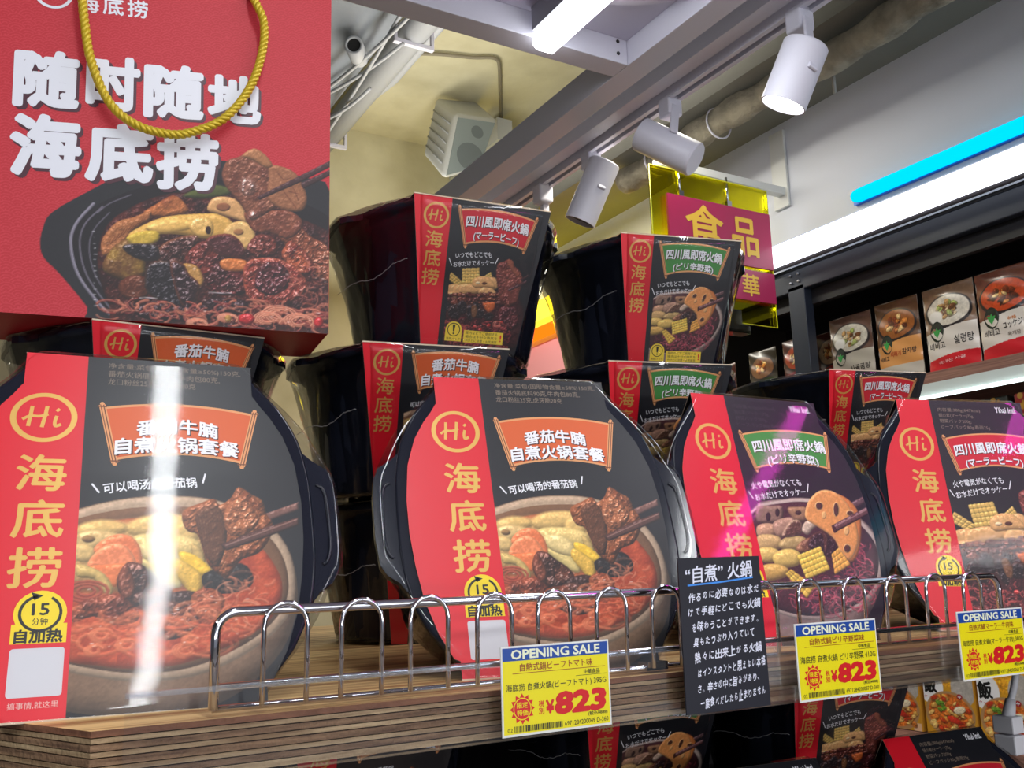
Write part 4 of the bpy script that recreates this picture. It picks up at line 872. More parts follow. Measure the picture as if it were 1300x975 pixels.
# price tags
BLUE = ink((22, 74, 160)); YEL = ink((238, 226, 10)); REDI = ink((214, 24, 32)); BLK = ink((20, 20, 24)); BRN = ink((150, 52, 24))
def tag(x0, x1, zt, zb, tops, name_, code, label, dy=0.0):
    W = (x1-x0)*1000; H = (zt-zb)*1000; o = rooted('price_tag', ((x0+x1)/2, .561+dy, zb), label, 'price tag', 'opening sale price tags')
    fn = lambda u, v, h: (x0+u*W/92e3, .5615+dy-h/1e3, zb+v*H/59e3)
    mb = MB(); mb.prism([(0, 0), (92, 0), (92, 59), (0, 59)], -.9, 0, ink((232, 234, 228)), fn); part(o, mb, 'card')
    mb = MB(); rect(mb, 1.2, 1.6, 90.8, 50, YEL, fn, .08); rect(mb, 1.2, 49.2, 90.8, 57.8, BLUE, fn, .10); part(o, mb, 'colour_fields')
    mb = MB(); K = .16
    text(mb, 'OPENING SALE', 46, 53.4, 76, 6.4, ink((240, 244, 214)), fn, K, 0, .03)
    text(mb, tops, 46, 44.6, 62, 5.2, BRN, fn, K, 0, .012)
    rect(mb, 9, 40.6, 88, 41.0, BRN, fn, K); text(mb, '中華食品', 76, 38.1, 14, 3.2, BLK, fn, K, 0, .01); rect(mb, 62, 35.6, 89, 35.9, BLK, fn, K)
    text(mb, name_, 46, 31.2, 85, 5.6, BLK, fn, K, 0, .008)
    text(mb, '823', 65.5, 18.6, 45, 15.5, REDI, fn, K, 0, .055, 0, .14); text(mb, '¥', 39, 17, 7, 9, REDI, fn, K, 0, .04)
    text(mb, '税', 31.8, 19.5, 4.6, 4.2, REDI, fn, K, 0, .02); text(mb, '別', 31.8, 14.8, 4.6, 4.2, REDI, fn, K, 0, .02)
    text(mb, '(税込¥888)', 80, 9.2, 17, 3.2, BLK, fn, K, 0, .015)
    text(mb, '02', 6, 4.3, 4, 2.8, BLK, fn, K); text(mb, code, 70, 4.6, 38, 3.1, BLK, fn, K, 0, .004)
    r = np.random.RandomState(len(name_)); x = 9.5
    while x < 49: w_ = r.choice([.35, .6, 1.0]); rect(mb, x, 2.6, x+w_, 6.6, BLK, fn, K); x += w_+r.choice([.35, .6])
    part(o, mb, 'price_lettering')
    mb = MB(); cx, cy = 16.2, 17.5; P = []
    for i in range(24): a = 2*math.pi*i/24; q = 10.2 if i % 2 == 0 else 7.4; P.append((cx+q*math.cos(a), cy+q*math.sin(a)))
    poly(mb, P, REDI, fn, K); disc(mb, cx, cy, 7.3, YEL, fn, K+.05); disc(mb, cx, cy, 6.6, REDI, fn, K+.1)
    text(mb, '限定', cx, cy+2.5, 9, 4, YEL, fn, K+.15, 0, .02); text(mb, '特価', cx, cy-2.5, 9, 4, YEL, fn, K+.15, 0, .02); part(o, mb, 'starburst_badge')
    mb = MB(); rect(mb, -.7, -1, 92.7, 59.7, clear_mat('tag_sleeve', (.985, .985, .99, 1), .4, .05), fn, .45); part(o, mb, 'clear_sleeve')
tag(.311, .3975, -.0515, -.1085, '自熱式鍋ビーフトマト味', '海底捞 自煮火鍋(ビーフトマト) 395G', '6971284200049 D-360', 'yellow opening sale tag for the beef tomato pot, left of the chalkboard card')
tag(.579, .674, -.051, -.111, '自熱式鍋ピリ辛野菜味', '海底捞 自煮火鍋 ピリ辛野菜 410G', '6971284200087 D-360', 'yellow opening sale tag for the spicy vegetable pot, right of the chalkboard card')
tag(.7825, .880, -.051, -.1115, '自熱式鍋マーラー牛肉味', '海底捞 自煮火鍋(マーラー牛肉) 380G', '6971284200063 D-360', 'yellow opening sale tag cut by the right edge of the photo')

# handwritten card
bo = rooted('handwritten_card', (.505, .56, -.109), 'black card with white handwritten lines clipped between two price tags', 'sign card')
fn = lambda u, v, h: (.4635+u/1e3+v*0.0/1e3, .5605-h/1e3, -.109+v*113/114e3)
mb = MB(); mb.prism([(0, 0), (83, -.5), (82, 113.4), (0, 113)], -1.2, 0, mat('chalk_card', (26, 28, 38), .45), fn); part(bo, mb, 'card')
mb = MB(); CH = ink((222, 226, 240)); s_ = 3.5
text(mb, '“自煮” 火鍋', 40, 102, 68, 13, CH, fn, .1, s_, .018, 0, .12)
LN = ['作るのに必要なのは水だ', 'けで手軽にどこでも火鍋', 'を味わうことができます。', '具もたっぷり入っていて', '熱々に出来上がる火鍋', 'はインスタントと思えない本格', 'さ。辛さの中に旨みがあり、', '一度食べだしたら止まりません']
WD = [(8, 80), (6, 80), (9, 80), (10, 72), (10, 78), (12, 81), (11, 76), (13, 79)]
rj = np.random.RandomState(12)
for k, (l_, (a, b)) in enumerate(zip(LN, WD)):
    for i, ch_ in enumerate(l_):
        t = (i+.5)/len(l_); x = a+(b-a)*t; y = 86-k*11.0+(t-.5)*5+rj.uniform(-.5, .5); kana = ord(ch_) < 0x3100; adv = (b-a)/len(l_)
        if ch_ in '。、': text(mb, ch_, x-1.5, y-2.5, 1.6, 1.8, CH, fn, .1); continue
        if ch_ == '一': text(mb, ch_, x, y, adv*.8, 1.0, CH, fn, .1, 6, .02); continue
        text(mb, ch_, x, y, adv*(.66 if kana else .92)*rj.uniform(.9, 1.1), (5.6 if kana else 7.4)*rj.uniform(.9, 1.1), CH, fn, .1, rj.uniform(-5, 9), .022, 0, .16)
part(bo, mb, 'handwriting')
mb = MB(); stroke(mb, [(8, 92.6), (40, 94.2), (74, 97)], 1.3, ink((64, 140, 226)), fn, .12); part(bo, mb, 'blue_underline')

# ------------------------------------------------------------------ packs
leaning('tomato', .0594, .6394, ZS, -4.5, 24.9, -.6, 'big upright tomato beef hot pot pack at far left with a white light streak', 0)
leaning('tomato', .3655, .6372, ZS, -14.0, 22.5, -.3, 'upright tomato beef hot pot pack directly behind the chrome fence and left price tag', 1)
leaning('green', .6782, .6749, ZS, -8.1, 17.6, -2.2, 'upright hot pot pack with green title scroll and lotus root picture behind the handwritten card', 0)
leaning('beef', .9542, .6625, ZS, -22.2, 12.5, -2.2, 'upright hot pot pack with red title scroll, rightmost of the upright row', 1)
stacked('beef', .382, .852, .387, -5.6, 'topmost pack of the middle stack, red title scroll, beside the gift bag', 0)
stacked('tomato', .339, .888, .231, -10, 'orange scroll pack in the middle stack, just under its topmost pack', 1)
stacked('tomato', .385, .950, .075, -8, 'bottom pack of the middle stack, mostly dark, standing on plywood behind the fence', 0)
stacked('green', .652, .857, .387, -14.5, 'topmost pack of the right stack, green title scroll, in front of the yellow sign', 1)
stacked('green', .631, .866, .231, -14, 'green scroll pack second from the top of the right stack', 0)
stacked('green', .650, .905, .075, -12, 'lowest pack of the right stack, hidden behind the upright green scroll pack', 1)
stacked('beef', 1.020, .886, .256, -13.8, 'red scroll pack lying flat behind the two rightmost upright packs', 1)
stacked('beef', 1.030, .910, .100, -13, 'lowest pack under the flat red scroll pack behind the rightmost upright packs', 0)
stacked('tomato', .086, .904, .231, 3.3, 'orange scroll pack lying directly beneath the red gift bag', 0)
stacked('tomato', .080, .930, .075, 2, 'lowest pack of the left stack, under the pack carrying the gift bag', 1)
stacked('tomato', .264, .860, -.124, -8, 'orange scroll pack under the plywood shelf at the bottom edge of the photo', 0)
stacked('tomato', .270, .880, -.280, -8, 'lowest orange scroll pack under the plywood shelf', 1)
stacked('green', .568, .848, -.124, -14, 'green scroll pack under the plywood shelf below the handwritten card', 0)
stacked('green', .575, .868, -.280, -12, 'lowest green scroll pack under the plywood shelf', 1)
stacked('beef', .818, .80, -.124, -14, 'beef and corn picture pack under the plywood shelf below the middle price tag', 0)
stacked('beef', .830, .825, -.280, -12, 'lowest red scroll pack under the plywood shelf', 1)
leaning('beef', .966, .640, -.434, -6, 33, 0, 'pack tilted far back at the lower right corner, only its top showing', 0)
leaning('green', .672, .632, -.434, -6, 33, 0, 'pack tilted back on the lower shelf, only its top corner showing below the handwritten card', 1)

o = rooted('cardboard_riser', (1.11, 1.04, ZS), 'flat cardboard riser under the lowest pack behind the rightmost upright packs', 'riser')
mb = MB(); mb.box((1.02, .98, ZS+.001), (1.22, 1.13, -.058), mat('brown_cardboard', (150, 116, 78), .8)); bevel(part(o, mb, 'tray'), .003)
# ------------------------------------------------------------------ gift bag
BX, BY, BZ, BYAW = 0.0, .919, .233, math.radians(-7.54)
bg = root('gift_bag', (BX, BY, BZ), 'red paper gift bag with white lettering and gold rope handle on the left stack', 'gift bag', rot=(0, 0, BYAW))
fB = lambda u, v, h: (u/1e3, -h/1e3, v/1e3)
mb = MB(); mb.prism([(-110, 0), (303, 0), (302, 420), (-110, 420)], -110, -.5, mat('red_paper', (190, 24, 40), .45), fB); o = mb.build('paper_body', bg); bevel(o, .0015)
BAG = art_bag(-110, 0, 412.5, 419)
bp_ = mesh_obj('printed_front', grid_print('printed_front', BAG, fB, 0.0, ox=-110, m=vcol_mat('bag_print', .55)), bg)
mb = MB(); WB = ink((226, 228, 236)); DK = ink((70, 22, 40))
def bagch(s_, cx, cy, W, H, sh=.05):
    text(mb, s_, cx+2.6, cy-2.6, W, H, DK, fB, .10, 4.2, .062, 0, sh, 3); text(mb, s_, cx, cy, W, H, WB, fB, .35, 4.2, .044, 0, sh, 3)
for s_, x, y, W, H in (('随', 37, 227, 56, 59), ('时', 94, 233, 48, 57), ('随', 149, 234, 56, 58), ('地', 206, 236, 52, 52)): bagch(s_, x, y, W, H)
for s_, x, y, W, H in (('海', 40, 161, 60, 62), ('底', 103, 163, 60, 60), ('捞', 164, 163, 58, 60)): bagch(s_, x, y, W, H)
for k, s_ in enumerate('海底捞'): text(mb, s_, 68+k*22, 312+k*1.8, 19, 19, WB, fB, .3, 4, .02)
part_ = mb.build('white_lettering', bg)
mb = MB(); hi_logo(mb, 37, 317, 17, WB, fB, .3); mb.build('emblem', bg)
# rope: two twisted strands following a drooping curve
RP = [(101, -34), (104, -12), (107, 25), (116, 78), (139, 130), (172, 158), (212, 170), (243, 168), (285, 150), (317, 112), (333, 66), (335, 30), (326, 6), (318, -22)]
c_, s_ = math.cos(-BYAW), math.sin(-BYAW); PB = []
for x, y in RP:
    d = _ray(x, y); nrm = np.array([-math.sin(BYAW), math.cos(BYAW), 0]); o0 = np.array([BX, BY, BZ])-nrm*.014
    p = d*(o0@nrm)/(d@nrm)-np.array([BX, BY, BZ]); PB.append((p[0]*c_-p[1]*s_, p[0]*s_+p[1]*c_, p[2]))
PB[0] = (PB[0][0], 0.0, PB[0][2]); PB[-1] = (PB[-1][0], 0.0, PB[-1][2])
cv = np.array(spline(PB, 26)); seg = np.r_[0, np.cumsum(np.linalg.norm(np.diff(cv, axis=0), axis=1))]
mb = MB(); ROPE = mat('gold_rope', (204, 176, 40), .38, .25, bump=(900, .3, .0004)); st = []
for k in range(3):
    P = []
    for i in range(len(cv)):
        t = cv[min(i+1, len(cv)-1)]-cv[max(i-1, 0)]; t /= np.linalg.norm(t); n1 = np.cross(t, [0, 1, 0]); n1 /= np.linalg.norm(n1); n2 = np.cross(t, n1)
        a = seg[i]/.016*2*math.pi+k*2*math.pi/3; P.append(cv[i]+(n1*math.cos(a)+n2*math.sin(a))*.0021)
    mb.tube(P, .0024, ROPE, 8)
mb.build('rope_handle', bg)

# ------------------------------------------------------------------ ceiling frame, lamps, track
def beam(name, a, b, label=None, kind='structure', m=WHITEMETAL, parent=None):
    mb = MB(); mb.box(a, b, m); o = world_mb_to(mb).build(name, parent, kind=kind); bevel(o, .002); return o
fr = rooted('hanging_light_frame', (1.0, .4, 1.13), 'white square-tube frame hanging below the concrete ceiling', 'ceiling frame')
def fp(a, b, nm, m=WHITEMETAL):
    mb = MB(); mb.box(a, b, m); o = part(fr, mb, nm); bevel(o, .0015); return o
fp((-1.3, 1.585, 1.13), (1.252, 1.645, 1.205), 'cross_beam'); fp((1.253, -1.0, 1.13), (1.318, 3.4, 1.205), 'long_beam')
fp((-1.3, -.6, 1.19), (1.252, 1.584, 1.198), 'ceiling_panel', mat('grey_panel', (176, 172, 190), .5))
for dz in (1.153, 1.183):
    mb = MB(); mb.tube([(1.226, 1.5835, dz), (1.226, 1.5852, dz)], .0045, mat('screw_hole', (24, 22, 28), .5), 12); part(fr, mb, 'screw')
df = rooted('round_ceiling_diffuser', (1.1, 1.32, 1.16), 'pale round ceiling disc partly hidden behind the lit tube lamp', 'ceiling fitting')
mb = MB()
for r_, z0, z1 in ((.24, 1.165, 1.19), (.17, 1.15, 1.165), (.10, 1.142, 1.15)):
    mb.prism([(1.04+r_*math.cos(2*math.pi*i/48), 1.22+r_*math.sin(2*math.pi*i/48)) for i in range(48)], z0, z1, mat('pale_disc', (186, 182, 196), .5))
part(df, mb, 'stepped_disc')
tl = rooted('tube_lamp', (1.02, .8, 1.1), 'glowing white tube lamp under the white ceiling frame', 'lamp', 'shop tube lamps')
mb = MB(); mb.box((.985, -.7, 1.135), (1.055, 1.57, 1.19), mat('lamp_housing', (150, 150, 158), .5)); part(tl, mb, 'housing')
mb = MB(); mb.prism([(.992, 1.106), (1.0, 1.098), (1.04, 1.098), (1.048, 1.106), (1.048, 1.135), (.992, 1.135)], -.7, 1.578, glow('white_tube_glow', (250, 252, 255), 9), lambda x, y, h: (x, h, y)); part(tl, mb, 'diffuser')
t2 = rooted('track_rail', (1.46, 1, 1.14), 'white lighting track with black slot carrying the spotlights', 'lighting track')
mb = MB(); mb.box((1.385, -1, 1.15), (1.425, 2.7, 1.22), WHITEMETAL); part(t2, mb, 'wall_side_beam')
mb = MB(); mb.box((1.440, -1, 1.135), (1.453, 2.7, 1.16), WHITEMETAL); mb.box((1.469, -1, 1.135), (1.482, 2.7, 1.16), WHITEMETAL); mb.box((1.425, -1, 1.16), (1.50, 2.7, 1.18), WHITEMETAL); part(t2, mb, 'rail')
mb = MB(); mb.box((1.453, -1, 1.150), (1.469, 2.7, 1.16), mat('black_slot', (14, 14, 18), .6)); part(t2, mb, 'slot')
def frame_of(a, b):
    z = np.array(b)-np.array(a); L = np.linalg.norm(z); z /= L; x = np.cross(z, [0, 1, 0.01]); x /= np.linalg.norm(x); y = np.cross(z, x); return x, y, z, L
def spot(top, bot, arm0, mount, r, label, lit):
    top, bot, arm0, mount = map(lambda q: np.array(q, float), (top, bot, arm0, mount))
    o = rooted('track_spotlight', mount, label, 'spotlight', 'track spotlights'); x, y, z, L = frame_of(top, bot)
    mb = MB(); n = 36; V = []; F = []
    prof = [(0, 0), (r*.93, 0), (r, .004), (r, L), (r*.94, L), (r*.88, L-.012), (r*.0, L-.014)] if lit else [(0, 0), (r*.93, 0), (r, .004), (r, L), (r*.94, L), (r*.9, L-.03), (0, L-.035)]
    for q, h in prof:
        for k in range(n): a = 2*math.pi*k/n; V.append(top+z*h+(x*math.cos(a)+y*math.sin(a))*q)
    for i in range(len(prof)-1):
        for k in range(n): F.append((i*n+k, (i+1)*n+k, (i+1)*n+(k+1) % n, i*n+(k+1) % n))
    mb.add(V, F, WHITEMETAL, True); me_o = part(o, mb, 'lamp_body')
    for p in me_o.data.polygons: p.use_smooth = True
    es = me_o.modifiers.new('e', 'EDGE_SPLIT'); es.split_angle = math.radians(35)
    mb = MB(); V = [bot-z*.011+(x*math.cos(2*math.pi*k/n)+y*math.sin(2*math.pi*k/n))*r*.86 for k in range(n)]
    mb.add(V, [tuple(range(n))], glow('spot_glow', (252, 254, 255), 14) if lit else mat('dark_lens', (60, 60, 70), .2)); part(o, mb, 'lens')
    mb = MB(); mb.box((mount[0]-.022, mount[1]-.022, mount[2]-.035), (mount[0]+.022, mount[1]+.022, mount[2]+.02), WHITEMETAL); bevel(part(o, mb, 'mount'), .006, 3)
    mb = MB(); a = np.array(arm0); b = (top+bot)/2*.65+top*.35+y*0; d = a-b; 
    off = -y if y[1] > 0 else y
    p0 = np.array(mount)+(0, -.02, -.01); p1 = top*.55+bot*.45+off*(r+.004); ax = (p1-p0)/np.linalg.norm(p1-p0); sx_ = np.cross(ax, [0, 1, 0]); sx_ /= np.linalg.norm(sx_); up = np.cross(sx_, ax)
    V = [p+sx_*u*.012+up*v*.004 for p in (p0, p1) for u, v in ((-1, -1), (1, -1), (1, 1), (-1, 1))]
    mb.add(V, [(3, 2, 1, 0), (4, 5, 6, 7), (0, 1, 5, 4), (1, 2, 6, 5), (2, 3, 7, 6), (3, 0, 4, 7)], WHITEMETAL); bevel(part(o, mb, 'arm'), .003, 3)
    return o
spot(at_x(1024, 56, 1.43), at_x(994, 134, 1.40), 0, (1.461, 1.26, 1.128), .047, 'lit white spotlight, nearest on the ceiling track', True)
spot(at_x(883, 203, 1.50), at_x(815, 171, 1.42), 0, (1.461, 1.69, 1.128), .043, 'middle spotlight on the track, turned sideways above the yellow sign', False)
spot(at_x(768, 206, 1.47), at_x(736, 282, 1.42), 0, (1.461, 2.04, 1.128), .044, 'farthest full spotlight on the track, hanging above the right stack', False)
s4 = rooted('track_adapter', (1.461, 2.30, 1.12), 'small white adapter on the far end of the lighting track', 'track fitting')
mb = MB(); mb.box((1.437, 2.275, 1.085), (1.485, 2.325, 1.148), WHITEMETAL); bevel(part(s4, mb, 'body'), .008, 3)
mb = MB(); mb.box((1.462, 2.30, 1.0), (1.482, 2.32, 1.09), WHITEMETAL); part(s4, mb, 'stem')
# insulated pipe under the grey soffit, hanger rod
ip = rooted('insulated_pipe', (1.80, 1.9, 1.28), 'thick lagged pipe hanging under the grey soffit behind the spotlights', 'pipe')
P = [(1.87+.006*math.sin(y*9), y, 1.285+.005*math.sin(y*7+1)) for y in np.linspace(-.8, 2.42, 90)]
mb = MB(); rr = np.random.RandomState(1); mb.tube(P, [.040+.004*math.sin(i*1.3)+.003*rr.rand() for i in range(90)], mat('pipe_lagging', (142, 136, 118), .9, bump=(22, 1, .02), var=(18, (104, 98, 84), (1, 1, 1), .4, .7)), 16); part(ip, mb, 'lagging')
for y in (.5, 1.1, 1.95, 2.25):
    mb = MB(); ring_ = [(1.87+.047*math.cos(a), y, 1.285+.047*math.sin(a)) for a in np.linspace(0, 2*math.pi, 20, endpoint=False)]; mb.tube(ring_, .003, WHITEMETAL, 6, closed=True); part(ip, mb, 'pipe_clamp')
rd = rooted('hanger_rod', tuple(at_z(1056, 118, 1.1)), 'thin grey rod hanging from the soffit beside the lit spotlight', 'rod')
q = at_x(1060, 118, 1.95); mb = MB(); mb.tube([q, (q[0], q[1], 1.335)], .005, mat('rod_grey', (150, 150, 146), .5, .3), 8); part(rd, mb, 'rod')

# pipes and cable tray against the ceiling at the left
PW = mat('white_pipe', (172, 175, 180), .5, bump=(14, .25, .004))
cp = rooted('ceiling_pipe', (1.33, 2.5, 1.95), 'thick pale pipe along the ceiling beside the blue-grey beam', 'pipe')
mb = MB(); mb.tube([(1.335, .5, 1.99), (1.335, 4.1, 1.99)], .055, PW, 20); part(cp, mb, 'pipe_run')
for y in (2.95, 3.9):
    mb = MB(); mb.box((1.25, y, 1.94), (1.262, y+.014, 2.14), WHITEMETAL); mb.box((1.40, y, 1.94), (1.412, y+.014, 2.14), WHITEMETAL); mb.box((1.25, y, 1.925), (1.412, y+.02, 1.94), WHITEMETAL); part(cp, mb, 'pipe_hanger')
cp2 = rooted('thin_ceiling_pipe', (1.44, 2.5, 2.0), 'thinner pale pipe running alongside the thick ceiling pipe', 'pipe')
mb = MB(); mb.tube([(1.43, .5, 2.03), (1.43, 3.4, 2.03), (1.40, 3.7, 2.05), (1.38, 4.1, 2.06)], .022, PW, 12); part(cp2, mb, 'pipe_run')
for k, (pa, pb) in enumerate([((418, 118), (512, 55)), ((418, 165), (512, 12)), ((419, 110), (532, 8)), ((418, 150), (470, 112))]):
    c0 = rooted('ceiling_cable', tuple(at_z(*pa, 1.90)), ['upper loose white cable crossing the thick ceiling pipe', 'long loose white cable beside the thick ceiling pipe', 'slack white cable under the blue-grey beam', 'short white cable near the bag edge under the ceiling'][k], 'cable', 'loose ceiling cables')
    a, b = at_z(*pa, 1.89-.01*k), at_z(*pb, 1.89-.01*k); mb = MB(); P = [a*(1-t)+b*t+np.array([0, 0, -.05*t*(1-t)]) for t in np.linspace(-.1, 1, 12)]; mb.tube(P, .007, PW, 8); part(c0, mb, 'cable')
sp_ = rooted('pipe_stub', tuple(at_z(450, 55, 1.9)), 'short open pipe stub poking from the blue-grey concrete beam', 'pipe')
a = at_z(449, 57, 1.86); b = at_z(463, 90, 1.93); mb = MB(); x, y, z, L = frame_of(a, b); V = []; F = []; n = 20
for q_, h in ((.024, .005), (.024, 0), (.034, 0), (.034, L*.5)):
    for k in range(n): t = 2*math.pi*k/n; V.append(a+z*h+(x*math.cos(t)+y*math.sin(t))*q_)
for i in range(3):
    for k in range(n): F.append((i*n+k, (i+1)*n+k, (i+1)*n+(k+1) % n, i*n+(k+1) % n))
mb.add(V, F, PW, True); part(sp_, mb, 'pipe_wall'); mb = MB(); mb.add(V[:n], [tuple(range(n))], mat('pipe_dark', (18, 18, 20), .8)); part(sp_, mb, 'dark_bore')
# conduit to the speaker
cdt = rooted('wall_conduit', tuple(at_z(633, 80, 2.11)), 'thin grey conduit bending down towards the white loudspeaker', 'conduit')
P = [at_z(x, y, 2.125) for x, y in ((520, 68), (560, 69), (600, 73), (622, 73), (631, 76), (634, 84), (635, 110), (636, 150))]
mb = MB(); mb.tube(spline(P, 5), .008, mat('conduit_grey', (132, 124, 104), .6), 8); part(cdt, mb, 'conduit_run')
# loudspeaker
lsp = rooted('loudspeaker', tuple(at_y(600, 190, 3.5)), 'white wall loudspeaker with grey grille tilted above the middle stack', 'loudspeaker')
G0 = [at_y(*q, 3.42) for q in ((578, 146), (632, 153), (629, 176), (614, 192), (566, 229), (560, 222))]
A = [np.array(at_y(*q, 3.40)) for q in ((579, 144), (633, 152), (611, 215), (562, 229))]
Bk = [np.array(at_y(*q, 3.62)) for q in ((552, 124), (606, 129), (588, 205), (536, 197))]
mb = MB(); V = A+Bk; SPW = mat('speaker_white', (182, 184, 182), .5)
mb.add(V, [(0, 1, 2, 3), (7, 6, 5, 4), (0, 4, 5, 1), (1, 5, 6, 2), (2, 6, 7, 3), (3, 7, 4, 0)], SPW); bevel(part(lsp, mb, 'cabinet'), .022, 4)
nrm = np.cross(A[1]-A[0], A[3]-A[0]); nrm /= np.linalg.norm(nrm); nrm = nrm if nrm[1] < 0 else -nrm; cc = sum(A)/4
mb = MB(); Q = [cc+(p-cc)*.86+nrm*.004 for p in A]; Q2 = [p-nrm*.008 for p in Q]
mb.add(Q+Q2, [(0, 1, 2, 3), (7, 6, 5, 4), (0, 4, 5, 1), (1, 5, 6, 2), (2, 6, 7, 3), (3, 7, 4, 0)], mat('speaker_grille', (132, 142, 142), .7, bump=(400, .4, .002))); gr = part(lsp, mb, 'grille')
mb = MB(); ux = (A[1]-A[0]); uy = (A[3]-A[0])
for cu, cv_, r_ in ((.55, .24, .030), (.5, .62, .066)):
    p = A[0]+ux*cu+uy*cv_+nrm*.0052; e1 = ux/np.linalg.norm(ux); e2 = np.cross(nrm, e1); mb.add([p+(e1*math.cos(t)+e2*math.sin(t))*r_ for t in np.linspace(0, 2*math.pi, 24, endpoint=False)], [tuple(range(24))], mat('speaker_cone', (104, 112, 114), .7))
sub(gr, mb, 'driver')
for k in range(5):
    t = .2+.15*k; a = A[0]*(1-t)+A[3]*t; b = Bk[0]*(1-t)+Bk[3]*t; mb = MB(); s0 = a*.85+b*.15; s1 = a*.1+b*.9; of = np.array([-.004, -.002, 0]); mb.tube([s0+of, s1+of], .004, mat('groove_grey', (140, 142, 142), .6), 6); part(lsp, mb, 'side_groove')
mb = MB(); bb = at_y(636, 165, 3.6); mb.box(tuple(bb-np.array([.03, .02, .06])), tuple(bb+np.array([.05, .5, .05])), SPW); part(lsp, mb, 'wall_bracket')
# ------------------------------------------------------------------ display unit along the right wall
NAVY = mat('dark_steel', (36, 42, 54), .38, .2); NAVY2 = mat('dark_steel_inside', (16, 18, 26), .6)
gd = rooted('display_unit', (2.4, 1.0, -1.45), 'tall dark steel display unit along the right wall, full of pouches', 'shelf unit')
def gp(a, b, nm, m, bv=0): 
    mb = MB(); mb.box(a, b, m); o = part(gd, mb, nm); 
    if bv: bevel(o, bv, 3)
    return o
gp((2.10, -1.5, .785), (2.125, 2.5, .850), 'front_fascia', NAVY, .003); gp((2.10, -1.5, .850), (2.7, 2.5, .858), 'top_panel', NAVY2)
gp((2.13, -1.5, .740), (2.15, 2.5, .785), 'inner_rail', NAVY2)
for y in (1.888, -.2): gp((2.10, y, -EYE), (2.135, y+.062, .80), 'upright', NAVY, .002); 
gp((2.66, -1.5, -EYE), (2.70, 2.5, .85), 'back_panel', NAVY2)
mb = MB(); mb.tube([(2.085, -1.5, .872), (2.085, 2.5, .872)], .014, mat('grey_tube', (104, 104, 116), .4, .3), 12); part(gd, mb, 'round_trim')
mb = MB()
for y in (1.905, 1.935):
    for z in (.835, .812): mb.tube([(2.099, y, z), (2.096, y, z)], .004, mat('steel_bolt', (180, 180, 190), .3, .8), 10)
part(gd, mb, 'bolt')
def gshelf(z, strip=True):
    mb = MB(); mb.box((2.115, -1.5, z-.028), (2.66, 2.5, z), mat('rosy_ply', (150, 110, 96), .7, bump=(60, .5, .002), var=(20, (116, 80, 70), (6, .4, 12), .35, .65))); part(gd, mb, 'shelf_board')
    if strip:
        mb = MB(); mb.box((2.105, -1.5, z-.062), (2.12, 2.5, z-.030), mat('pale_strip', (196, 206, 204), .5)); part(gd, mb, 'price_strip')
gshelf(.460); gshelf(.06, False); gshelf(-.452, False)
ld = rooted('led_strip', (2.11, 1, .39), 'thin bright light strip under the pouch shelf of the dark unit', 'light strip')
mb = MB(); mb.box((2.098, -1.5, .390), (2.1045, 2.2, .398), glow('led_glow', (236, 255, 252), 4)); part(ld, mb, 'light_bar')
wt_ = rooted('cornice_lamp', (2.06, .2, .9), 'long glowing white tube lamp on top of the dark display unit', 'lamp', 'wall tube lamps')
mb = MB(); P = [(2.035, .872), (2.045, .864), (2.07, .864), (2.085, .882), (2.085, .922), (2.045, .922), (2.035, .912)]
mb.prism(P, -1.5, 2.0, glow('cornice_glow', (244, 248, 255), 3.2), lambda x, y, h: (x, h, y)); part(wt_, mb, 'diffuser')
mb = MB(); mb.box((2.06, -1.5, .922), (2.12, 2.0, .932), mat('lamp_rail', (170, 180, 200), .4)); part(wt_, mb, 'mounting_rail')
bn = rooted('blue_neon_tube', (2.1, .3, .99), 'bright cyan-blue neon tube fixed on the white wall above the cornice lamp', 'neon lamp', None)
mb = MB(); mb.tube([(2.10, -1.4, .992), (2.10, 1.66, .992), (2.10, 1.672, .992), (2.10, 1.681, .992), (2.10, 1.686, .992)], [.019, .019, .0175, .0125, .004], glow('cyan_glow', (0, 214, 255), 1.5), 16); part(bn, mb, 'tube')
mb = MB(); mb.box((2.108, -1.4, .972), (2.12, 1.688, 1.012), mat('neon_base', (30, 110, 210), .4)); part(bn, mb, 'base')
for nm, z, c, st, lb_ in (('yellow', 1.085, (255, 226, 40), 7.0, 'yellow glowing neon tube seen between the two black stacks'), ('orange', .985, (255, 110, 16), 2.2, 'orange glowing neon tube just below the yellow one between the stacks')):
    o = rooted('neon_tube', (2.1, 3.4, z), lb_, 'neon lamp'); mb = MB(); mb.tube([(2.085, 2.5, z), (2.085, 4.1, z)], .04 if nm == 'yellow' else .026, glow(nm+'_glow', c, st), 12); part(o, mb, 'tube')
pp = rooted('pink_panel', (2.115, 3.4, .6), 'pink lit panel below the neon tubes between the stacks', 'panel')
mb = MB(); mb.box((2.105, 2.55, .0), (2.118, 4.1, .945), mat('pink_paint', (222, 150, 156), .6)); part(pp, mb, 'board')

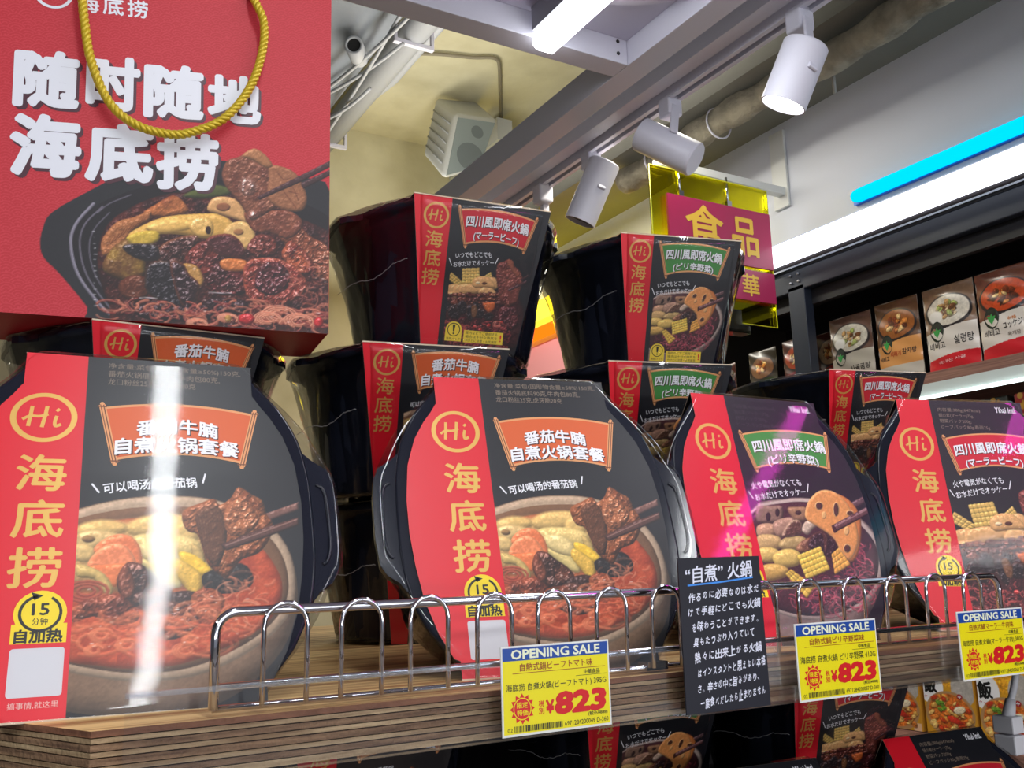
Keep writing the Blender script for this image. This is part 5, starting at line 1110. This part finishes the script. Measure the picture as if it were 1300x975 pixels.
# pouches standing on the unit
VP = vcol_mat('pouch_print', .3, .3)
def art_pouch(kind, W=150, H=230):
    c = Cv(W, H, .75, (120, 88, 66)); yb = 112
    pal = dict(white=((128, 100, 78), (214, 208, 194), (220, 214, 204)), red=((112, 66, 50), (196, 74, 36), (222, 216, 206)), stew=((96, 66, 44), (150, 90, 44), (214, 152, 88)), grey=((92, 66, 54), (196, 192, 178), (178, 172, 158)), maroon=((64, 24, 28), (150, 60, 40), (104, 20, 34)), green=((50, 44, 36), (120, 84, 60), (52, 70, 44)), brick=((70, 34, 28), (150, 120, 90), (120, 34, 30)))[kind]
    c.C[:] = pal[0]; c.C *= (1+.25*(c.n1-.5))[..., None]
    c.ell(W*.5, 160, W*.46, 46, (44, 38, 40)); c.ell(W*.5, 163, W*.42, 40, pal[1], .04, 1, .15)
    r = np.random.RandomState(len(kind))
    for i in range(26):
        a = r.rand()*6.28; q = r.rand()**.6*.62; col = [(190, 150, 96), (110, 70, 44), (150, 164, 90), (220, 200, 160)][r.randint(4)] if kind in ('white', 'grey') else [(120, 52, 28), (206, 130, 60), (214, 180, 120), (84, 40, 24)][r.randint(4)]
        c.blob(W*.5+math.cos(a)*q*W*.36, 163+math.sin(a)*q*34, r.uniform(5, 14), r.uniform(3, 8), r.uniform(-60, 60), col, .4, .3, .2, .3)
    if kind == 'grey' or kind == 'white': c.ell(W*.26, 150, W*.16, 18, (232, 230, 224), .2)
    lower = c.V < yb+10*np.sin((c.U/W)*2.2-.4); c.C[lower] = pal[2]
    if kind in ('white', 'red'): b = c.V < 42+9*np.sin((c.U/W)*2.6-.3); c.C[b] = (206, 38, 48)
    if kind in ('stew',): b = c.V < 52; c.C[b] = (196, 190, 176)
    if kind in ('maroon',): c.ell(W*.5, 6, W*.6, 44, (214, 204, 214), .04); c.ell(W*.5, 2, W*.5, 32, (206, 110, 66), .04, 1, .3)
    if kind in ('green',): c.ell(W*.4, 0, 22, 40, (196, 180, 140), .3)
    return c
PA = {}
def pouch(kind, Y0, W, z0, H, words, label, X0=2.20, tilt=0.0):
    if kind not in PA: PA[kind] = art_pouch(kind)
    o = rooted('food_pouch', (X0, Y0-W/2e3, z0), label, 'pouch', 'pouches on the dark unit'); L = o.location
    bul = lambda u, v: 11*np.sin(np.clip(u/150, 0, 1)*math.pi)**.7*np.sin(np.clip(v/230, 0, 1)*math.pi)**.5+1.2*np.sin(v*.12+u*.05)
    fn0 = lambda u, v, h: (X0-h/1e3-L[0]+tilt*v/1e3, Y0-u*W/150/1e3-L[1], z0+v*H/230/1e3+EYE-L[2])
    me = grid_print('pouch_front', PA[kind], fn0, 0, step=1, m=VP, disp=bul); mesh_obj('pouch_front', me, o)
    mb = MB(); Q = []; ns = 10
    for j in range(ns+1):
        for i in range(ns+1): u, v = 150*i/ns, 230*j/ns; Q.append(fn0(u, v, -float(bul(u, v))*(1+1.4*(1-v/230))-.2))
    mb.add(Q, [((j*(ns+1)+i), (j+1)*(ns+1)+i, (j+1)*(ns+1)+i+1, j*(ns+1)+i+1) for j in range(ns) for i in range(ns)], mat('pouch_back', (150, 140, 128), .4), True); mb.build('pouch_back', o)
    mb = MB(); f2 = lambda u, v, h: fn0(u, v, h+float(bul(u, v)))
    for s_, u, v, Wd, Hd, col, rot in words: text(mb, s_, u, v, Wd, Hd, ink(col), f2, .9, rot, .015)
    if kind in ('white', 'red', 'grey', 'stew'):
        disc(mb, 38, 112, 21, ink((20, 34, 28)), f2, .8, 20, 27)
        for a in (-50, 0, 50):
            t = math.radians(a+90); poly(mb, [(38, 96), (38+8*math.cos(t-.5), 104+12*math.sin(t-.5)), (38+15*math.cos(t), 104+20*math.sin(t)), (38+8*math.cos(t+.5), 104+12*math.sin(t+.5))], ink((44, 150, 66)), f2, 1.1)
    mb.build('pouch_print', o)
    mb = MB(); rect(mb, 0, 226, 150, 230, FILM, f2, 1.5); return o
K_ = (40, 34, 32)
pouch('white', 1.572, 150, .463, 236, [('비비고', 34, 76, 48, 18, K_, 0), ('설렁탕', 112, 82, 52, 24, K_, 0), ('국내산 사골', 70, 34, 80, 8, (240, 190, 190), 4)], 'pouch with white soup bowl and red base stripe, second from the right edge')
pouch('red', 1.417, 150, .463, 236, [('비비고', 34, 76, 44, 18, K_, 0), ('ユッケジャン', 104, 88, 74, 18, K_, 4), ('本格', 90, 102, 24, 9, (196, 120, 60), 0), ('육개장', 92, 64, 34, 10, (120, 110, 100), 0)], 'pouch with red soup bowl cut by the right edge of the photo')
pouch('stew', 1.728, 140, .463, 236, [('비비고', 24, 74, 34, 14, K_, 0), ('시래기', 66, 82, 38, 15, (190, 70, 40), 0), ('감자탕', 112, 84, 44, 16, K_, 0)], 'pouch with brown stew picture and orange-tan middle, third from the right edge')
pouch('grey', 1.893, 150, .463, 232, [('비비고', 34, 62, 46, 16, K_, 0), ('사골곰탕', 104, 72, 66, 18, K_, 3)], 'shadowed pouch with white soup picture right of the dark upright')
pouch('brick', 2.01, 110, .463, 222, [('김치찌개', 75, 60, 90, 20, (220, 214, 200), 0)], 'brown narrow pouch just right of the dark upright', X0=2.27)
pouch('maroon', 2.085, 120, .463, 210, [('ユッケジャン', 76, 90, 124, 26, (236, 232, 230), 6), ('육개장', 90, 62, 70, 14, (220, 160, 160), 0)], 'maroon pouch with white brush lettering left of the dark upright')
pouch('green', 2.235, 120, .463, 205, [('カムジャタン', 76, 88, 124, 26, (236, 232, 222), 6), ('감자탕', 80, 64, 70, 13, (210, 206, 190), 0)], 'dark green-brown pouch left of the maroon one')
pouch('brick', 2.43, 130, .463, 190, [('순두부', 75, 100, 80, 22, (220, 214, 200), 0)], 'small red-brown pouch farthest left, beside the yellow sign')
# packs on the middle shelf of the unit
for k, (Y0, c1, c2) in enumerate([(1.60, (40, 34, 26), (226, 220, 90)), (1.47, (36, 32, 26), (222, 218, 96)), (1.33, (150, 34, 30), (230, 214, 70))]):
    o = rooted('seasoning_pack', (2.18, Y0-.06, .062), ['gold-patterned dark pack with yellow label farther along the middle shelf', 'gold-patterned dark pack with yellow bean curd label', 'red pack with yellow label at the right edge of the photo'][k], 'food pack', 'packs under the light strip')
    mb = MB(); mb.box((2.16, Y0-.124, .062), (2.22, Y0, .375), ink(c1)); bevel(part(o, mb, 'carton'), .004)
    fnp = lambda u, v, h: (2.16-h/1e3, Y0-u/1e3, .062+v/1e3); mb = MB(); rect(mb, 6, 200, 118, 262, ink(c2), fnp, .6); text(mb, '麻婆豆腐', 62, 238, 92, 24, BLK, fnp, 1, 3, .02)
    r = np.random.RandomState(k)
    for i in range(22): 
        x, y = r.uniform(10, 114), r.uniform(268, 306)
        disc(mb, x, y, r.uniform(3, 8), ink((176, 124, 32)), fnp, .7+.02*i, 7)
    part(o, mb, 'label_print')
# rice soup packs low on the unit
def art_rice():
    c = Cv(125, 190, .7, (206, 150, 34)); c.ell(60, 170, 60, 60, (230, 160, 40), .3, 1, .5)
    c.ell(18, 118, 34, 44, (240, 240, 240), .03); c.ell(100, 120, 30, 46, (178, 172, 164), .03, 1, .15); c.C[(c.U > 104) & (c.V < 20)] = (230, 190, 150)
    c.ell(62, 52, 62, 58, (176, 136, 92), .03); c.ell(62, 54, 55, 50, (206, 110, 40), .05, 1, .5)
    r = np.random.RandomState(5)
    for i in range(60): c.blob(r.uniform(14, 112), r.uniform(14, 96), r.uniform(4, 11), r.uniform(3, 7), r.uniform(-60, 60), [(222, 130, 50), (236, 190, 110), (196, 66, 30), (226, 170, 80)][r.randint(4)], .5, .4, .2, .3)
    for i in range(14): c.blob(r.uniform(28, 50), r.uniform(58, 84), 5, 4, 0, (110, 160, 50), .5, .2, .3, .3)
    c.blob(72, 40, 20, 8, -20, (206, 50, 34), .5, .4); c.blob(86, 66, 16, 9, 20, (240, 226, 190), .6, .4)
    return c
RICE = art_rice()
for k, Y0 in enumerate((1.86, 1.70, 1.545, 1.39)):
    X0 = 2.2; o = rooted('rice_soup_pack', (X0, Y0-.07, -.450), ['rice bowl pack farthest left on the low shelf, half under the middle price tag', 'rice bowl pack with white brush label, second from the left on the low shelf', 'rice bowl pack left of the white cable', 'rice bowl pack at the right edge behind the white cable'][k], 'food pack', 'rice bowl packs on the low shelf')
    L = o.location; fnp = lambda u, v, h: (X0-h/1e3-L[0], Y0-u*1.15/1e3-L[1], -.450+v/1e3+EYE-L[2])
    mesh_obj('printed_front', grid_print('printed_front', RICE, fnp, .4, step=1, m=VP), o)
    mb = MB(); mb.prism([(0, 0), (126, 0), (126, 190), (0, 190)], -40, 0, ink((206, 150, 50)), fnp); mb.build('carton', o)
    mb = MB(); text(mb, '飯', 18, 122, 34, 42, BLK, fnp, .9, 4, .04); text(mb, 'クッパ', 16, 92, 30, 7, ink((196, 40, 60)), fnp, .9); disc(mb, 90, 98, 7, ink((160, 30, 40)), fnp, .8, 14); rect(mb, 86, 97, 94, 99, WHITE, fnp, 1); rect(mb, 89, 94, 91, 102, WHITE, fnp, 1); mb.build('label_print', o)
o = rooted('maroon_pack', (2.2, 1.95, -.45), 'dark maroon pack left of the rice bowl packs', 'food pack'); mb = MB(); mb.box((2.2, 1.875, -.45), (2.25, 2.02, -.24), ink((84, 18, 26))); bevel(part(o, mb, 'carton'), .004)
o = rooted('lime_price_sign', (2.0, 1.85, -.62), 'bright lime-yellow board low behind the packs at the bottom right', 'sign board'); mb = MB(); a = at_x(1092, 925, 2.09); b = at_x(1128, 985, 2.09); mb.box((2.09, b[1], b[2]-.1), (2.10, a[1]+.02, a[2]-.06), ink((206, 222, 20))); part(o, mb, 'board')

# hanging sign
sg = rooted('hanging_shop_sign', (1.8, 1.93, .66), 'yellow see-through acrylic sign with magenta panels and gold food lettering hung from a wall arm', 'sign')
YAC = clear_mat('yellow_acrylic', (.88, .84, .02, 1), .5, .04, fres=1.5); MAG = mat('magenta_panel', (170, 44, 88), .35)
mb = MB(); mb.box((1.578, 1.93, .665), (2.022, 1.936, 1.090), YAC); part(sg, mb, 'acrylic_sheet')
mb = MB(); mb.tube([(1.578, 1.929, .665), (2.022, 1.929, .665), (2.022, 1.929, 1.09), (1.578, 1.929, 1.09)], .0018, mat('edge_yellow', (206, 210, 20), .3), 6, closed=True); part(sg, mb, 'sheet_edge')
mb = MB(); mb.box((1.630, 1.921, .838), (2.018, 1.928, 1.012), MAG); part(sg, mb, 'upper_panel')
mb = MB(); mb.box((1.630, 1.921, .735), (2.018, 1.928, .826), MAG); part(sg, mb, 'lower_panel')
fS = lambda u, v, h: (1.630+u/1e3, 1.9205-h/1e3, .735+v/1e3); GY = mat('sign_gold', (232, 190, 70), .45); mb = MB()
text(mb, '食', 130, 195, 142, 136, GY, fS, .5, 0, .02, res=3); text(mb, '品', 282, 190, 104, 118, GY, fS, .5, 0, .02, res=3); text(mb, '華', 290, 45, 66, 66, GY, fS, .5, 0, .015); text(mb, '中', 160, 45, 56, 66, GY, fS, .5, 0, .015); part(sg, mb, 'gold_lettering')
ARM = mat('arm_white', (206, 208, 206), .45)
mb = MB(); mb.box((1.62, 1.935, 1.098), (2.118, 1.965, 1.122), ARM); bevel(part(sg, mb, 'wall_arm'), .002)
mb = MB(); mb.box((2.109, 1.925, 1.06), (2.119, 1.985, 1.31), ARM); bevel(part(sg, mb, 'wall_plate'), .002)
mb = MB()
for x, z in ((1.685, 1.06), (1.865, 1.06)): mb = MB(); mb.tube([(x, 1.932, z-.045), (x, 1.932, z+.045)], .004, CHROME, 8); mb.box((x-.008, 1.924, z-.05), (x+.008, 1.934, z-.03), CHROME); part(sg, mb, 'hook')
a = at_y(905, 418, 1.9); b = at_y(946, 392, 1.9); mb = MB(); AE = clear_mat('holder_plastic', (.86, .87, .8, 1), 2.5, .08)
mb.box((a[0], 1.915, a[2]), (b[0], 1.921, b[2]), AE); mb.box((a[0], 1.885, a[2]-.004), (b[0], 1.921, a[2]+.004), AE); mb.box((a[0], 1.885, a[2]), (b[0], 1.888, a[2]+.02), AE); part(sg, mb, 'clear_card_pocket')

# white cable with plug connector under the shelf
cb = rooted('power_cable', tuple(at_y(1280, 930, .82)), 'white cable with a chunky white connector hanging at the lower right', 'cable')
CW = mat('white_plastic', (240, 240, 246), .4); top = at_y(1292, 830, .82); mid = at_y(1288, 868, .82); j = at_y(1283, 890, .82)
mb = MB(); mb.tube(spline([top, mid, j], 6), .0045, CW, 12); part(cb, mb, 'cord')
k0 = at_y(1283, 888, .82); k1 = at_y(1280, 912, .82); mb = MB(); mb.tube([k0, k0*.6+k1*.4, k1], [.0065, .0075, .0085], CW, 12); part(cb, mb, 'strain_relief')
k2 = at_y(1278, 958, .82); mb = MB(); mb.box((k1[0]-.014, .805, k1[2]-.018), (k1[0]+.010, .835, k1[2]+.004), CW); mb.box((k1[0]-.014, .805, k2[2]), (k1[0]+.010, .835, k1[2]-.020), CW); bevel(part(cb, mb, 'connector'), .002)
